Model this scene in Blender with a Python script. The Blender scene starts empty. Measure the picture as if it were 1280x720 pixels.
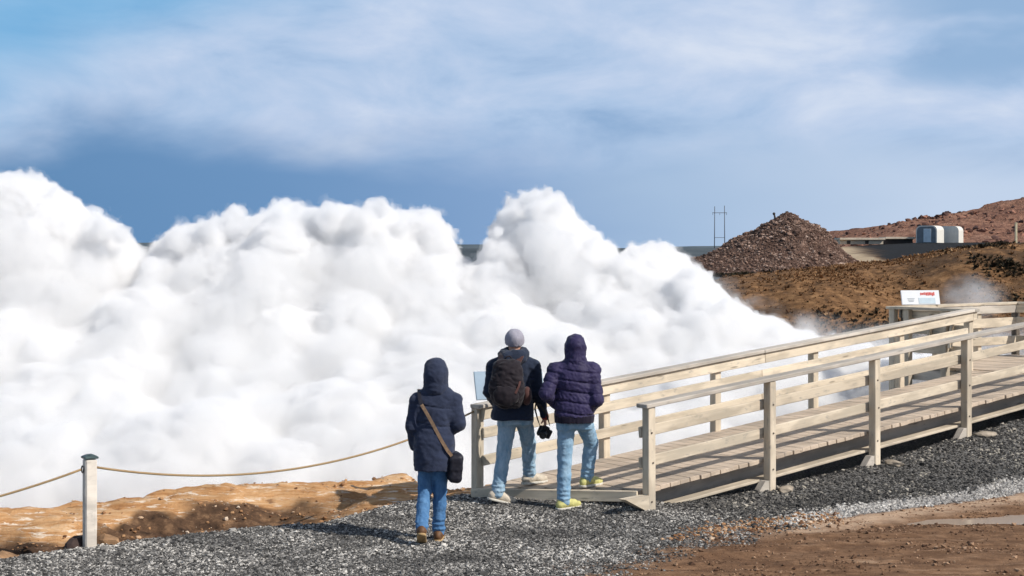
import bpy, bmesh, math, random
import numpy as np
from mathutils import Vector, Matrix, Euler

random.seed(7)
RNG = np.random.default_rng(11)
SC = bpy.context.scene
COL = SC.collection
CAMZ = 2.65
F = 1800.0            # focal length in photo pixels (1280 wide)
HY = 315.0            # eye level in the photo


def at(px, py, Y):
    """a photo direction turned into a world point at distance Y"""
    return Vector(((px - 640) * Y / F, Y, CAMZ + (HY - py) * Y / F))


# ------------------------------------------------------------------ noise
_prm = np.random.default_rng(5).permutation(256).astype(np.int32)
_prm = np.concatenate([_prm, _prm, _prm])
_g = np.random.default_rng(6).normal(size=(256, 3)).astype(np.float32)
_g /= np.linalg.norm(_g, axis=1)[:, None]


def pn3(x, y, z):
    x, y, z = np.broadcast_arrays(np.asarray(x, np.float32), np.asarray(y, np.float32), np.asarray(z, np.float32))
    xi = np.floor(x).astype(np.int32); yi = np.floor(y).astype(np.int32); zi = np.floor(z).astype(np.int32)
    xf = x - xi; yf = y - yi; zf = z - zi
    u = xf * xf * xf * (xf * (xf * 6 - 15) + 10)
    v = yf * yf * yf * (yf * (yf * 6 - 15) + 10)
    w = zf * zf * zf * (zf * (zf * 6 - 15) + 10)
    out = np.zeros_like(x)
    for dx in (0, 1):
        a = _prm[(xi + dx) & 255]
        wx = u if dx else 1 - u
        for dy in (0, 1):
            b = _prm[a + ((yi + dy) & 255)]
            wy = v if dy else 1 - v
            for dz in (0, 1):
                g = _g[_prm[b + ((zi + dz) & 255)]]
                wz = w if dz else 1 - w
                out += wx * wy * wz * (g[..., 0] * (xf - dx) + g[..., 1] * (yf - dy) + g[..., 2] * (zf - dz))
    return out * 1.6


def fbm(x, y, z, oct=4, gain=0.5):
    o = 0.0; a = 1.0
    for i in range(oct):
        o = o + a * pn3(np.asarray(x) * 2 ** i + 7.3 * i, np.asarray(y) * 2 ** i + 3.1 * i, np.asarray(z) * 2 ** i)
        a *= gain
    return o


def sstep(a, b, x):
    t = np.clip((x - a) / (b - a), 0, 1)
    return t * t * (3 - 2 * t)


# ------------------------------------------------------------------ mesh helpers
def np_mesh(name, V, Fc, smooth=True):
    V = np.asarray(V, np.float32); Fc = np.asarray(Fc, np.int32)
    k = Fc.shape[1]
    me = bpy.data.meshes.new(name)
    me.vertices.add(len(V)); me.vertices.foreach_set('co', V.ravel())
    me.loops.add(Fc.size); me.loops.foreach_set('vertex_index', Fc.ravel())
    me.polygons.add(len(Fc))
    me.polygons.foreach_set('loop_start', np.arange(0, Fc.size, k, dtype=np.int32))
    me.polygons.foreach_set('loop_total', np.full(len(Fc), k, np.int32))
    me.polygons.foreach_set('use_smooth', np.full(len(Fc), smooth, bool))
    me.update(calc_edges=True); me.validate()
    return me


def tag(o, label=None, cat=None, group=None, kind=None):
    if label: o['label'] = label
    if cat: o['category'] = cat
    if group: o['group'] = group
    if kind: o['kind'] = kind
    return o


def link(name, me, m=None, parent=None, world=None):
    o = bpy.data.objects.new(name, me)
    COL.objects.link(o)
    if m is not None:
        me.materials.clear(); me.materials.append(m)
    w = world if world is not None else Matrix.Identity(4)
    if parent is not None:
        o.parent = parent
        o.matrix_basis = wm(parent).inverted() @ w
    else:
        o.matrix_basis = w
    return o


def wm(o):
    m = o.matrix_basis.copy()
    while o.parent:
        o = o.parent
        m = o.matrix_basis @ m
    return m


def empty(name, loc, label, cat, group=None, rz=0.0):
    o = bpy.data.objects.new(name, None); COL.objects.link(o)
    o.empty_display_size = 0.2
    o.matrix_basis = Matrix.Translation(loc) @ Matrix.Rotation(rz, 4, 'Z')
    return tag(o, label, cat, group)


def copy_tree(o, parent=None):
    c = o.copy(); COL.objects.link(c)
    c.parent = parent
    for ch in o.children:
        copy_tree(ch, c)
    return c


def bm_obj(name, bm, m, parent=None, world=None, smooth=False):
    me = bpy.data.meshes.new(name)
    bm.normal_update(); bm.to_mesh(me); bm.free()
    if smooth:
        for p in me.polygons: p.use_smooth = True
    return link(name, me, m, parent, world)


def add_box(bm, c, s, bev=0.0, rot=None):
    M = Matrix.Translation(c)
    if rot is not None: M = M @ rot
    r = bmesh.ops.create_cube(bm, size=1.0, matrix=M @ Matrix.Diagonal((s[0], s[1], s[2], 1)))
    if bev > 0:
        es = list({e for v in r['verts'] for e in v.link_edges})
        bmesh.ops.bevel(bm, geom=es, offset=bev, segments=1, affect='EDGES', profile=0.7)


def frame(p0, p1, up=(0, 0, 1)):
    """matrix whose X runs p0 to p1 and whose Z is as near to up as can be"""
    x = (Vector(p1) - Vector(p0)).normalized()
    z = Vector(up)
    y = z.cross(x).normalized()
    z = x.cross(y).normalized()
    M = Matrix((x, y, z)).transposed().to_4x4()
    M.translation = (Vector(p0) + Vector(p1)) / 2
    return M


def board(name, p0, p1, w, t, m, parent, up=(0, 0, 1), bev=0.006, wob=0.0):
    """a plank from p0 to p1, w wide (across), t thick (along up); slightly uneven"""
    L = (Vector(p1) - Vector(p0)).length
    n = max(2, int(L / 0.25))
    bm = bmesh.new()
    add_box(bm, (0, 0, 0), (L, w, t), bev)
    if wob:
        es = [e for e in bm.edges if abs(e.verts[0].co.x - e.verts[1].co.x) > L * 0.8]
        bmesh.ops.subdivide_edges(bm, edges=es, cuts=n, use_grid_fill=True)
        ox = random.random() * 50
        for v in bm.verts:
            v.co.y += wob * math.sin(v.co.x * 2.1 + ox) * 0.7 + random.uniform(-1, 1) * wob * 0.3
            v.co.z += wob * math.sin(v.co.x * 1.7 + ox * 2) * 0.7 + random.uniform(-1, 1) * wob * 0.3
    return bm_obj(name, bm, m, parent, frame(p0, p1, up))


def tube_mesh(pts, rad, seg=8):
    pts = [Vector(p) for p in pts]
    if not hasattr(rad, '__len__'): rad = [rad] * len(pts)
    V = []; Fc = []
    up = Vector((0, 0, 1))
    prev = None
    for i, p in enumerate(pts):
        d = (pts[min(i + 1, len(pts) - 1)] - pts[max(i - 1, 0)]).normalized()
        a = d.cross(up if prev is None else prev)
        if prev is not None:
            b = (prev - d * prev.dot(d)).normalized(); a = d.cross(b)
        else:
            if a.length < 1e-3: a = d.cross(Vector((1, 0, 0)))
            a.normalize(); b = a.cross(d)
        prev = b
        for k in range(seg):
            t = 2 * math.pi * k / seg
            V.append(p + (a.normalized() * math.cos(t) + b * math.sin(t)) * rad[i])
    for i in range(len(pts) - 1):
        for k in range(seg):
            k2 = (k + 1) % seg
            Fc.append((i * seg + k, i * seg + k2, (i + 1) * seg + k2, (i + 1) * seg + k))
    me = bpy.data.meshes.new('tube')
    me.from_pydata([tuple(v) for v in V], [], Fc + [tuple(range(seg))[::-1], tuple((len(pts) - 1) * seg + k for k in range(seg))])
    for p in me.polygons: p.use_smooth = len(p.vertices) == 4
    return me


# ------------------------------------------------------------------ signed distance modelling
class Field:
    def __init__(s, lo, hi, vox):
        s.lo = np.array(lo, np.float32); s.v = vox
        n = np.ceil((np.array(hi) - np.array(lo)) / vox).astype(int) + 1
        s.ax = [(s.lo[i] + vox * np.arange(n[i])).astype(np.float32) for i in range(3)]
        s.f = np.full(n, 0.5, np.float32)

    def sl(s, lo, hi):
        r = []
        for i in range(3):
            a = int(np.floor((lo[i] - s.lo[i]) / s.v)); b = int(np.ceil((hi[i] - s.lo[i]) / s.v)) + 1
            a = max(a, 0); b = min(b, len(s.ax[i]))
            if b <= a: return None
            r.append(slice(a, b))
        return tuple(r)

    def grid(s, sl):
        return (s.ax[0][sl[0]][:, None, None], s.ax[1][sl[1]][None, :, None], s.ax[2][sl[2]][None, None, :])

    def put(s, sl, d, k):
        a = s.f[sl]
        if k <= 0: s.f[sl] = np.minimum(a, d)
        else:
            h = np.maximum(k - np.abs(a - d), 0) / k
            s.f[sl] = np.minimum(a, d) - h * h * k * 0.25

    def cut(s, fn):
        sl = tuple(slice(0, len(a)) for a in s.ax)
        x, y, z = s.grid(sl)
        s.f = np.maximum(s.f, -fn(x, y, z))

    def cap(s, a, b, ra, rb=None, k=0.03, groove=None):
        rb = ra if rb is None else rb
        a = np.array(a, np.float32); b = np.array(b, np.float32)
        m = max(ra, rb) + k + 3 * s.v
        sl = s.sl(np.minimum(a, b) - m, np.maximum(a, b) + m)
        if sl is None: return
        x, y, z = s.grid(sl); ba = b - a; L2 = float((ba * ba).sum()) + 1e-9
        px, py, pz = x - a[0], y - a[1], z - a[2]
        t = np.clip((px * ba[0] + py * ba[1] + pz * ba[2]) / L2, 0, 1)
        d = np.sqrt((px - t * ba[0]) ** 2 + (py - t * ba[1]) ** 2 + (pz - t * ba[2]) ** 2) - (ra + (rb - ra) * t)
        if groove:
            sp, w, dep = groove
            q = np.abs(((t * math.sqrt(L2)) / sp) % 1.0 - 0.5) * sp
            d = d + dep * np.exp(-(q / w) ** 2)
        s.put(sl, d, k)

    def chain(s, pts, rad, k=0.02, **kw):
        for i in range(len(pts) - 1):
            s.cap(pts[i], pts[i + 1], rad[i], rad[i + 1], k, **kw)

    def ell(s, c, r, k=0.03, rot=None):
        c = np.array(c, np.float32); r = np.array(r, np.float32)
        m = float(r.max()) + k + 3 * s.v
        sl = s.sl(c - m, c + m)
        if sl is None: return
        x, y, z = s.grid(sl); x, y, z = x - c[0], y - c[1], z - c[2]
        if rot is not None:
            R = np.array(rot.to_3x3().inverted(), np.float32)
            x, y, z = (R[0, 0] * x + R[0, 1] * y + R[0, 2] * z, R[1, 0] * x + R[1, 1] * y + R[1, 2] * z, R[2, 0] * x + R[2, 1] * y + R[2, 2] * z)
        k0 = np.sqrt((x / r[0]) ** 2 + (y / r[1]) ** 2 + (z / r[2]) ** 2)
        k1 = np.sqrt((x / r[0] ** 2) ** 2 + (y / r[1] ** 2) ** 2 + (z / r[2] ** 2) ** 2) + 1e-6
        s.put(sl, (k0 * (k0 - 1) / k1).astype(np.float32), k)

    def loft(s, lv, k=0.03, p=2.3, grooves=(), dep=0.012, gw=0.012):
        lv = sorted(lv)
        zz = [l[0] for l in lv]
        R = max(max(l[3], l[4]) for l in lv) + 0.1
        cx = [l[1] for l in lv]; cy = [l[2] for l in lv]
        sl = s.sl((min(cx) - R, min(cy) - R, zz[0] - 0.06), (max(cx) + R, max(cy) + R, zz[-1] + 0.06))
        x, y, z = s.grid(sl)
        I = lambda j: np.interp(z, zz, [l[j] for l in lv]).astype(np.float32)
        rx, ry = I(3), I(4)
        q = (np.abs((x - I(1)) / rx) ** p + np.abs((y - I(2)) / ry) ** p) ** (1 / p)
        d = (q - 1) * np.minimum(rx, ry)
        for gz in grooves:
            d = d + dep * np.exp(-((z - gz + 0.02 * np.sin(x * 9)) / gw) ** 2)
        e = np.maximum(zz[0] - z, z - zz[-1])
        d = np.maximum(d, e + 0 * d)
        s.put(sl, d.astype(np.float32), k)

    def box(s, c, h, rnd, k=0.02, rot=None):
        c = np.array(c, np.float32)
        m = float(np.linalg.norm(h)) + k + 3 * s.v
        sl = s.sl(c - m, c + m)
        x, y, z = s.grid(sl); x, y, z = x - c[0], y - c[1], z - c[2]
        if rot is not None:
            R = np.array(rot.to_3x3().inverted(), np.float32)
            x, y, z = (R[0, 0] * x + R[0, 1] * y + R[0, 2] * z, R[1, 0] * x + R[1, 1] * y + R[1, 2] * z, R[2, 0] * x + R[2, 1] * y + R[2, 2] * z)
        qx, qy, qz = np.abs(x) - h[0] + rnd, np.abs(y) - h[1] + rnd, np.abs(z) - h[2] + rnd
        d = np.sqrt(np.maximum(qx, 0) ** 2 + np.maximum(qy, 0) ** 2 + np.maximum(qz, 0) ** 2) + np.minimum(np.maximum(qx, np.maximum(qy, qz)), 0) - rnd
        s.put(sl, d.astype(np.float32), k)

    def wrinkle(s, amp, fr, off=0.0, band=0.06, ridged=False):
        m = np.abs(s.f) < band
        i, j, k = np.nonzero(m)
        fx, fy, fz = (fr, fr, fr) if not hasattr(fr, '__len__') else fr
        n = pn3(s.ax[0][i] * fx + off, s.ax[1][j] * fy + off * 0.7, s.ax[2][k] * fz)
        if ridged: n = 1 - 2.2 * np.abs(n)
        s.f[m] += amp * n

    def mesh(s, name):
        f = s.f
        f[0] = f[-1] = 0.5; f[:, 0] = f[:, -1] = 0.5; f[:, :, 0] = f[:, :, -1] = 0.5
        neg = f < 0
        c = [[[neg[dx:neg.shape[0] - 1 + dx, dy:neg.shape[1] - 1 + dy, dz:neg.shape[2] - 1 + dz] for dz in (0, 1)] for dy in (0, 1)] for dx in (0, 1)]
        allc = [c[a][b][d] for a in (0, 1) for b in (0, 1) for d in (0, 1)]
        cnt = np.zeros(allc[0].shape, np.int8)
        for q in allc: cnt += q
        act = (cnt > 0) & (cnt < 8)
        I, J, K = np.nonzero(act)
        idx = np.full(act.shape, -1, np.int32); idx[I, J, K] = np.arange(len(I))
        acc = np.zeros((len(I), 3), np.float32); num = np.zeros(len(I), np.float32)
        cs = [(a, b, d) for a in (0, 1) for b in (0, 1) for d in (0, 1)]
        for p in cs:
            for ax in range(3):
                if p[ax]: continue
                q = list(p); q[ax] = 1
                fa = f[I + p[0], J + p[1], K + p[2]]; fb = f[I + q[0], J + q[1], K + q[2]]
                m = (fa < 0) != (fb < 0)
                t = np.where(m, fa / np.where(m, fa - fb, 1), 0)
                pos = np.tile(np.array(p, np.float32), (len(I), 1)); pos[:, ax] += t
                acc += pos * m[:, None]; num += m
        V = acc / num[:, None] + np.stack([I, J, K], 1)
        V = V * s.v + s.lo
        Q = []
        for ax in range(3):
            n = neg.shape
            sl0 = [slice(1, n[i] - 1) for i in range(3)]; sl1 = list(sl0)
            sl0[ax] = slice(0, n[ax] - 1); sl1[ax] = slice(1, n[ax])
            a = neg[tuple(sl0)]; b = neg[tuple(sl1)]
            ei = np.nonzero(a != b)
            e = [ei[i] + (0 if i == ax else 1) for i in range(3)]
            u, w = (ax + 1) % 3, (ax + 2) % 3
            def cell(du, dw):
                r = list(e); r[u] = e[u] - du; r[w] = e[w] - dw
                return idx[r[0], r[1], r[2]]
            q = np.stack([cell(1, 1), cell(0, 1), cell(0, 0), cell(1, 0)], 1)
            fl = ~a[ei]
            q[fl] = q[fl][:, ::-1]
            Q.append(q)
        return np_mesh(name, V, np.concatenate(Q))


# ------------------------------------------------------------------ materials
class NT:
    """small helper for node materials"""
    def __init__(s, name, world=False):
        if world:
            s.t = SC.world.node_tree
        else:
            s.m = bpy.data.materials.new(name); s.m.use_nodes = True; s.t = s.m.node_tree
            s.t.nodes.clear()
            s.out = s.t.nodes.new('ShaderNodeOutputMaterial')

    def n(s, typ, **kw):
        o = s.t.nodes.new(typ)
        ins = kw.pop('ins', {})
        for k, v in kw.items(): setattr(o, k, v)
        for k, v in ins.items():
            if hasattr(v, 'is_linked') or isinstance(v, bpy.types.NodeSocket): s.t.links.new(v, o.inputs[k])
            else: o.inputs[k].default_value = v
        return o

    def noise(s, vec, scale, detail=4, rough=0.55, dist=0.0):
        return s.n('ShaderNodeTexNoise', ins={'Vector': vec, 'Scale': scale, 'Detail': detail, 'Roughness': rough, 'Distortion': dist}).outputs['Fac']

    def map(s, vec, scale=(1, 1, 1), loc=(0, 0, 0)):
        return s.n('ShaderNodeMapping', ins={'Vector': vec, 'Scale': scale, 'Location': loc}).outputs[0]

    def ramp(s, fac, stops, mode='LINEAR'):
        r = s.n('ShaderNodeValToRGB', ins={'Fac': fac}); cr = r.color_ramp; cr.interpolation = mode
        while len(cr.elements) > 1: cr.elements.remove(cr.elements[-1])
        cr.elements[0].position = stops[0][0]; cr.elements[0].color = col(stops[0][1])
        for p, c in stops[1:]:
            e = cr.elements.new(p); e.color = col(c)
        return r.outputs[0]

    def mix(s, fac, a, b, blend='MIX'):
        o = s.n('ShaderNodeMix', data_type='RGBA', blend_type=blend)
        for i, v in ((0, fac), (6, a), (7, b)):
            if isinstance(v, bpy.types.NodeSocket): s.t.links.new(v, o.inputs[i])
            else: o.inputs[i].default_value = v if i == 0 else col(v)
        return o.outputs[2]

    def math(s, op, a, b=0.0, c=None, clamp=False):
        o = s.n('ShaderNodeMath', operation=op, use_clamp=clamp)
        for i, v in enumerate((a, b, c)):
            if v is None: continue
            if isinstance(v, bpy.types.NodeSocket): s.t.links.new(v, o.inputs[i])
            else: o.inputs[i].default_value = v
        return o.outputs[0]

    def mrange(s, v, a, b, c=0.0, d=1.0, smooth=True):
        return s.n('ShaderNodeMapRange', interpolation_type='SMOOTHSTEP' if smooth else 'LINEAR',
                   ins={'Value': v, 'From Min': a, 'From Max': b, 'To Min': c, 'To Max': d}).outputs[0]

    def bsdf(s, color, rough=0.8, bump=None, bstr=0.3, bdist=0.02, metallic=0.0, spec=0.3, **ins):
        p = s.n('ShaderNodeBsdfPrincipled')
        if isinstance(color, bpy.types.NodeSocket): s.t.links.new(color, p.inputs['Base Color'])
        else: p.inputs['Base Color'].default_value = col(color)
        if isinstance(rough, bpy.types.NodeSocket): s.t.links.new(rough, p.inputs['Roughness'])
        else: p.inputs['Roughness'].default_value = rough
        p.inputs['Metallic'].default_value = metallic
        p.inputs['Specular IOR Level'].default_value = spec
        for k, v in ins.items(): p.inputs[k].default_value = v
        if bump is not None:
            b = s.n('ShaderNodeBump', ins={'Height': bump, 'Strength': bstr, 'Distance': bdist})
            s.t.links.new(b.outputs[0], p.inputs['Normal'])
        s.t.links.new(p.outputs[0], s.out.inputs['Surface'])
        return s.m

    def obj(s):
        return s.n('ShaderNodeTexCoord').outputs['Object']

    def pos(s):
        return s.n('ShaderNodeNewGeometry').outputs['Position']


def col(c):
    if isinstance(c, (int, float)): return (c, c, c, 1)
    return (c[0], c[1], c[2], 1) if len(c) == 3 else tuple(c)


def srgb(r, g, b):
    f = lambda v: (v / 255) / 12.92 if v <= 10 else (((v / 255) + 0.055) / 1.055) ** 2.4
    return (f(r), f(g), f(b))


def mat_wood(name, dark, light, grey=0.0):
    t = NT(name); o = t.obj()
    rnd = t.n('ShaderNodeObjectInfo').outputs['Random']
    off = t.n('ShaderNodeVectorMath', operation='ADD')
    t.t.links.new(o, off.inputs[0])
    cmb = t.n('ShaderNodeCombineXYZ', ins={'X': t.math('MULTIPLY', rnd, 37.0), 'Y': t.math('MULTIPLY', rnd, 11.0)})
    t.t.links.new(cmb.outputs[0], off.inputs[1])
    v = off.outputs[0]
    g = t.noise(t.map(v, (1.2, 30, 30)), 1.0, 6, 0.65, 0.4)
    b = t.noise(t.map(v, (0.9, 3, 3)), 1.4, 3, 0.6)
    c = t.ramp(g, [(0.25, dark), (0.5, tuple((a + c2) / 2 for a, c2 in zip(dark, light))), (0.75, light)])
    c = t.mix(t.mrange(b, 0.35, 0.72), c, tuple(0.62 * x for x in light), 'MIX')
    c = t.mix(t.mrange(b, 0.56, 0.4, 0, 0.55), c, tuple(1.0 * x for x in light))
    kn = t.n('ShaderNodeTexVoronoi', ins={'Vector': t.map(v, (1.6, 9, 9)), 'Scale': 1.0}).outputs['Distance']
    c = t.mix(t.mrange(kn, 0.14, 0.06, 0, 0.6), c, tuple(0.35 * x for x in dark))
    st = t.noise(t.map(v, (3, 6, 6)), 3.0, 5, 0.7)
    c = t.mix(t.mrange(st, 0.55, 0.72, 0, 0.6), c, (0.27, 0.255, 0.23))
    tint = t.n('ShaderNodeHueSaturation', ins={'Value': t.mrange(rnd, 0, 1, 0.86, 1.1, False), 'Color': c}).outputs[0]
    return t.bsdf(tint, 0.82, g, 0.35, 0.004, spec=0.2)


def mat_plain(name, c, rough=0.8, var=0.25, scale=8.0, bump=0.2, bdist=0.004, spec=0.3, metallic=0.0):
    t = NT(name); o = t.obj()
    n = t.noise(o, scale, 5, 0.6)
    a = tuple(x * (1 - var) for x in c); b = tuple(min(1, x * (1 + var)) for x in c)
    return t.bsdf(t.ramp(n, [(0.3, a), (0.7, b)]), rough, n, bump, bdist, spec=spec, metallic=metallic)


def mat_cloth(name, c, rough=0.9, sheen=0.15, weave=350.0, var=0.2):
    t = NT(name); o = t.obj()
    n = t.noise(o, 7, 4, 0.6); w = t.noise(o, weave, 2, 0.5)
    a = tuple(x * (1 - var) for x in c); b = tuple(min(1, x * (1 + var)) for x in c)
    cc = t.ramp(n, [(0.3, a), (0.7, b)])
    h = t.math('ADD', t.math('MULTIPLY', t.noise(o, 26, 3, 0.55), 1.0), t.math('MULTIPLY', w, 0.15))
    m = t.bsdf(cc, rough, h, 0.35, 0.012, spec=0.2)
    p = [x for x in m.node_tree.nodes if x.type == 'BSDF_PRINCIPLED'][0]
    p.inputs['Sheen Weight'].default_value = sheen
    return m


def mat_jeans(name, c, fade):
    t = NT(name); o = t.obj()
    n = t.noise(t.map(o, (1, 1, 0.45)), 11, 6, 0.75)
    w = t.noise(t.map(o, (500, 500, 150)), 1, 2, 0.6)
    cc = t.ramp(n, [(0.3, c), (0.68, fade)])
    cc = t.mix(t.mrange(w, 0.3, 0.7, 0, 0.35), cc, tuple(0.75 * x for x in c))
    cr = t.noise(t.map(o, (14, 14, 30)), 1.2, 3, 0.5)
    return t.bsdf(cc, 0.9, cr, 0.4, 0.012, spec=0.15)


M = {}
M['wood'] = mat_wood('weathered_wood', (0.42, 0.34, 0.25), (0.78, 0.68, 0.53))
M['wood_deck'] = mat_wood('deck_wood', (0.46, 0.36, 0.26), (0.72, 0.59, 0.46))
M['wood_grey'] = mat_wood('grey_wood', (0.36, 0.32, 0.27), (0.64, 0.58, 0.50))
M['wood_dark'] = mat_wood('dark_wood', (0.07, 0.055, 0.045), (0.18, 0.15, 0.12))
M['post_white'] = mat_wood('white_painted_wood', (0.54, 0.48, 0.40), (0.80, 0.73, 0.64))
M['cap_metal'] = mat_plain('green_copper_cap', (0.07, 0.105, 0.105), 0.45, 0.5, 30, 0.2, 0.002, 0.5, 0.35)
M['rope'] = mat_plain('rope_fibre', (0.36, 0.25, 0.13), 0.9, 0.35, 120, 0.6, 0.004)
M['coat_navy'] = mat_cloth('navy_coat', (0.028, 0.037, 0.070))
M['jacket_dark'] = mat_cloth('dark_jacket', (0.018, 0.026, 0.048))
M['puffer'] = mat_cloth('purple_navy_puffer', (0.030, 0.024, 0.074), 0.6, 0.1, 500)
M['rib_band'] = mat_cloth('ribbed_band', (0.012, 0.009, 0.022))
M['jeans_light'] = mat_jeans('light_jeans', (0.15, 0.29, 0.42), (0.50, 0.63, 0.72))
M['jeans_sky'] = mat_jeans('sky_jeans', (0.14, 0.29, 0.45), (0.42, 0.58, 0.70))
M['jeans_blue'] = mat_jeans('blue_jeans', (0.040, 0.120, 0.27), (0.14, 0.29, 0.50))
M['skin'] = mat_plain('skin', (0.55, 0.30, 0.21), 0.55, 0.12, 20, 0.1)
M['hat_grey'] = mat_cloth('grey_knit', (0.30, 0.29, 0.34), 0.95, 0.2, 120)
M['pack'] = mat_cloth('backpack_cloth', (0.014, 0.010, 0.014), 0.75)
M['pack_trim'] = mat_cloth('backpack_strap', (0.075, 0.032, 0.028), 0.8)
M['bag'] = mat_plain('bag_leather', (0.014, 0.014, 0.022), 0.55, 0.3, 20, 0.2)
M['strap_tan'] = mat_plain('tan_strap', (0.22, 0.145, 0.09), 0.7, 0.3, 40, 0.2)
M['shoe_cream'] = mat_plain('cream_shoe', (0.55, 0.48, 0.38), 0.7, 0.2, 25, 0.2)
M['shoe_yellow'] = mat_plain('yellow_shoe', (0.56, 0.53, 0.20), 0.6, 0.25, 25, 0.2)
M['boot_brown'] = mat_plain('brown_boot', (0.13, 0.065, 0.03), 0.6, 0.3, 25, 0.2)
M['sole_tan'] = mat_plain('tan_sole', (0.40, 0.27, 0.13), 0.8, 0.3, 30, 0.2)
M['sole_pale'] = mat_plain('pale_sole', (0.60, 0.57, 0.50), 0.8, 0.2, 30, 0.2)
M['black_plastic'] = mat_plain('black_plastic', (0.012, 0.012, 0.013), 0.4, 0.3, 30, 0.1, spec=0.5)
M['glass_dark'] = mat_plain('dark_glass', (0.02, 0.025, 0.03), 0.08, 0.1, 3, 0.0, spec=0.6)
M['red_cuff'] = mat_cloth('red_cuff', (0.35, 0.05, 0.035))
M['sign_white'] = mat_plain('sign_white', (0.74, 0.76, 0.78), 0.4, 0.04, 4, 0.0, spec=0.4)
M['sign_blue'] = mat_plain('sign_blue', (0.26, 0.36, 0.46), 0.35, 0.12, 5, 0.0, spec=0.5)
M['sign_pale'] = mat_plain('sign_pale_blue', (0.50, 0.60, 0.66), 0.4, 0.1, 9, 0.0)
M['ink_red'] = mat_plain('red_ink', (0.65, 0.10, 0.08), 0.5, 0.1, 20, 0.0)
M['ink_grey'] = mat_plain('grey_ink', (0.35, 0.38, 0.40), 0.5, 0.1, 20, 0.0)
M['cabin_white'] = mat_plain('cabin_cladding', (0.72, 0.69, 0.62), 0.5, 0.08, 2, 0.0)
M['cabin_front'] = mat_plain('cabin_front', (0.16, 0.18, 0.20), 0.5, 0.2, 2, 0.0, spec=0.3)
M['cabin_panel'] = mat_plain('cabin_panel', (0.52, 0.60, 0.66), 0.45, 0.15, 2, 0.0, spec=0.5)
M['concrete'] = mat_plain('concrete', (0.58, 0.49, 0.38), 0.85, 0.2, 1.5, 0.1)
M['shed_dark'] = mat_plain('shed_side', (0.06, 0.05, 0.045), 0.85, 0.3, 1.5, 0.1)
M['pylon'] = mat_plain('pylon_wood', (0.10, 0.10, 0.11), 0.8, 0.2, 1, 0.0)
M['marker'] = mat_plain('marker_paint', (0.62, 0.54, 0.36), 0.7, 0.15, 10, 0.1)


def mat_stone(name, stops, scale=1.0, rough=0.9):
    t = NT(name)
    a = t.n('ShaderNodeAttribute', attribute_name='tone').outputs['Fac']
    n = t.noise(t.pos(), 40 * scale, 3, 0.6)
    c = t.ramp(a, stops)
    c = t.mix(0.5, c, t.ramp(n, [(0.3, 0.55), (0.7, 1.3)]), 'MULTIPLY')
    return t.bsdf(c, rough, n, 0.3, 0.004 / scale, spec=0.25)


M['gravel'] = mat_stone('grey_gravel', [(0.0, (0.025, 0.024, 0.023)), (0.45, (0.105, 0.101, 0.096)), (0.78, (0.26, 0.248, 0.23)), (1.0, (0.60, 0.57, 0.52))])
M['gravel_dark'] = mat_stone('dark_gravel', [(0.0, (0.022, 0.022, 0.022)), (0.55, (0.080, 0.077, 0.072)), (0.88, (0.20, 0.185, 0.165)), (1.0, (0.46, 0.42, 0.35))])
M['gravel_pale'] = mat_stone('pale_gravel', [(0.0, (0.17, 0.16, 0.15)), (0.5, (0.42, 0.40, 0.375)), (1.0, (0.66, 0.63, 0.58))])
M['clods'] = mat_stone('dirt_clods', [(0.0, (0.07, 0.036, 0.021)), (0.5, (0.18, 0.100, 0.056)), (1.0, (0.42, 0.27, 0.17))])
M['ochre_stone'] = mat_stone('ochre_stones', [(0.0, (0.12, 0.055, 0.028)), (0.5, (0.32, 0.17, 0.08)), (0.8, (0.45, 0.26, 0.13)), (1.0, (0.62, 0.50, 0.38))])
M['heap_stone'] = mat_stone('heap_rock', [(0.0, (0.06, 0.036, 0.028)), (0.4, (0.15, 0.092, 0.068)), (0.8, (0.27, 0.175, 0.13)), (1.0, (0.42, 0.31, 0.25))], 0.1)
M['red_stone'] = mat_stone('red_rock', [(0.0, (0.045, 0.028, 0.028)), (0.6, (0.15, 0.075, 0.055)), (1.0, (0.36, 0.18, 0.12))], 0.03)
M['heath'] = mat_stone('dry_heath', [(0.0, (0.07, 0.042, 0.022)), (0.4, (0.22, 0.115, 0.050)), (0.8, (0.36, 0.20, 0.095)), (1.0, (0.50, 0.32, 0.17))], 0.2)
M['scrub'] = mat_stone('scrub_and_shade', [(0.0, (0.016, 0.014, 0.009)), (0.6, (0.050, 0.040, 0.022)), (1.0, (0.12, 0.080, 0.040))], 0.2)
M['boulder'] = mat_plain('ochre_boulder', (0.27, 0.16, 0.085), 0.9, 0.5, 6, 0.6, 0.03)
M['footing'] = mat_plain('footing_stone', (0.33, 0.28, 0.22), 0.9, 0.4, 9, 0.6, 0.02)
M['boulder_dark'] = mat_plain('dark_boulder', (0.045, 0.030, 0.026), 0.9, 0.5, 6, 0.6, 0.03)

#--GEOMETRY--
# ------------------------------------------------------------------ lie of the land
TH = math.radians(38.0)
EX, EY = math.cos(TH), math.sin(TH)          # along the boardwalk
NX, NY = -EY, EX                             # across it, to the far side
OX, OY = 1.347, 14.5                         # first near post
SLOPE = 0.09
WID = 1.53
DN = 0.11


def bw(s, d, z=0.0):
    return Vector((OX + EX * s + NX * d, OY + EY * s + NY * d, z))


def deck_z(s):
    return 0.255 + SLOPE * min(s, 8.0)


def ip(x, pts):
    return np.interp(x, [p[0] for p in pts], [p[1] for p in pts])


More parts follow.
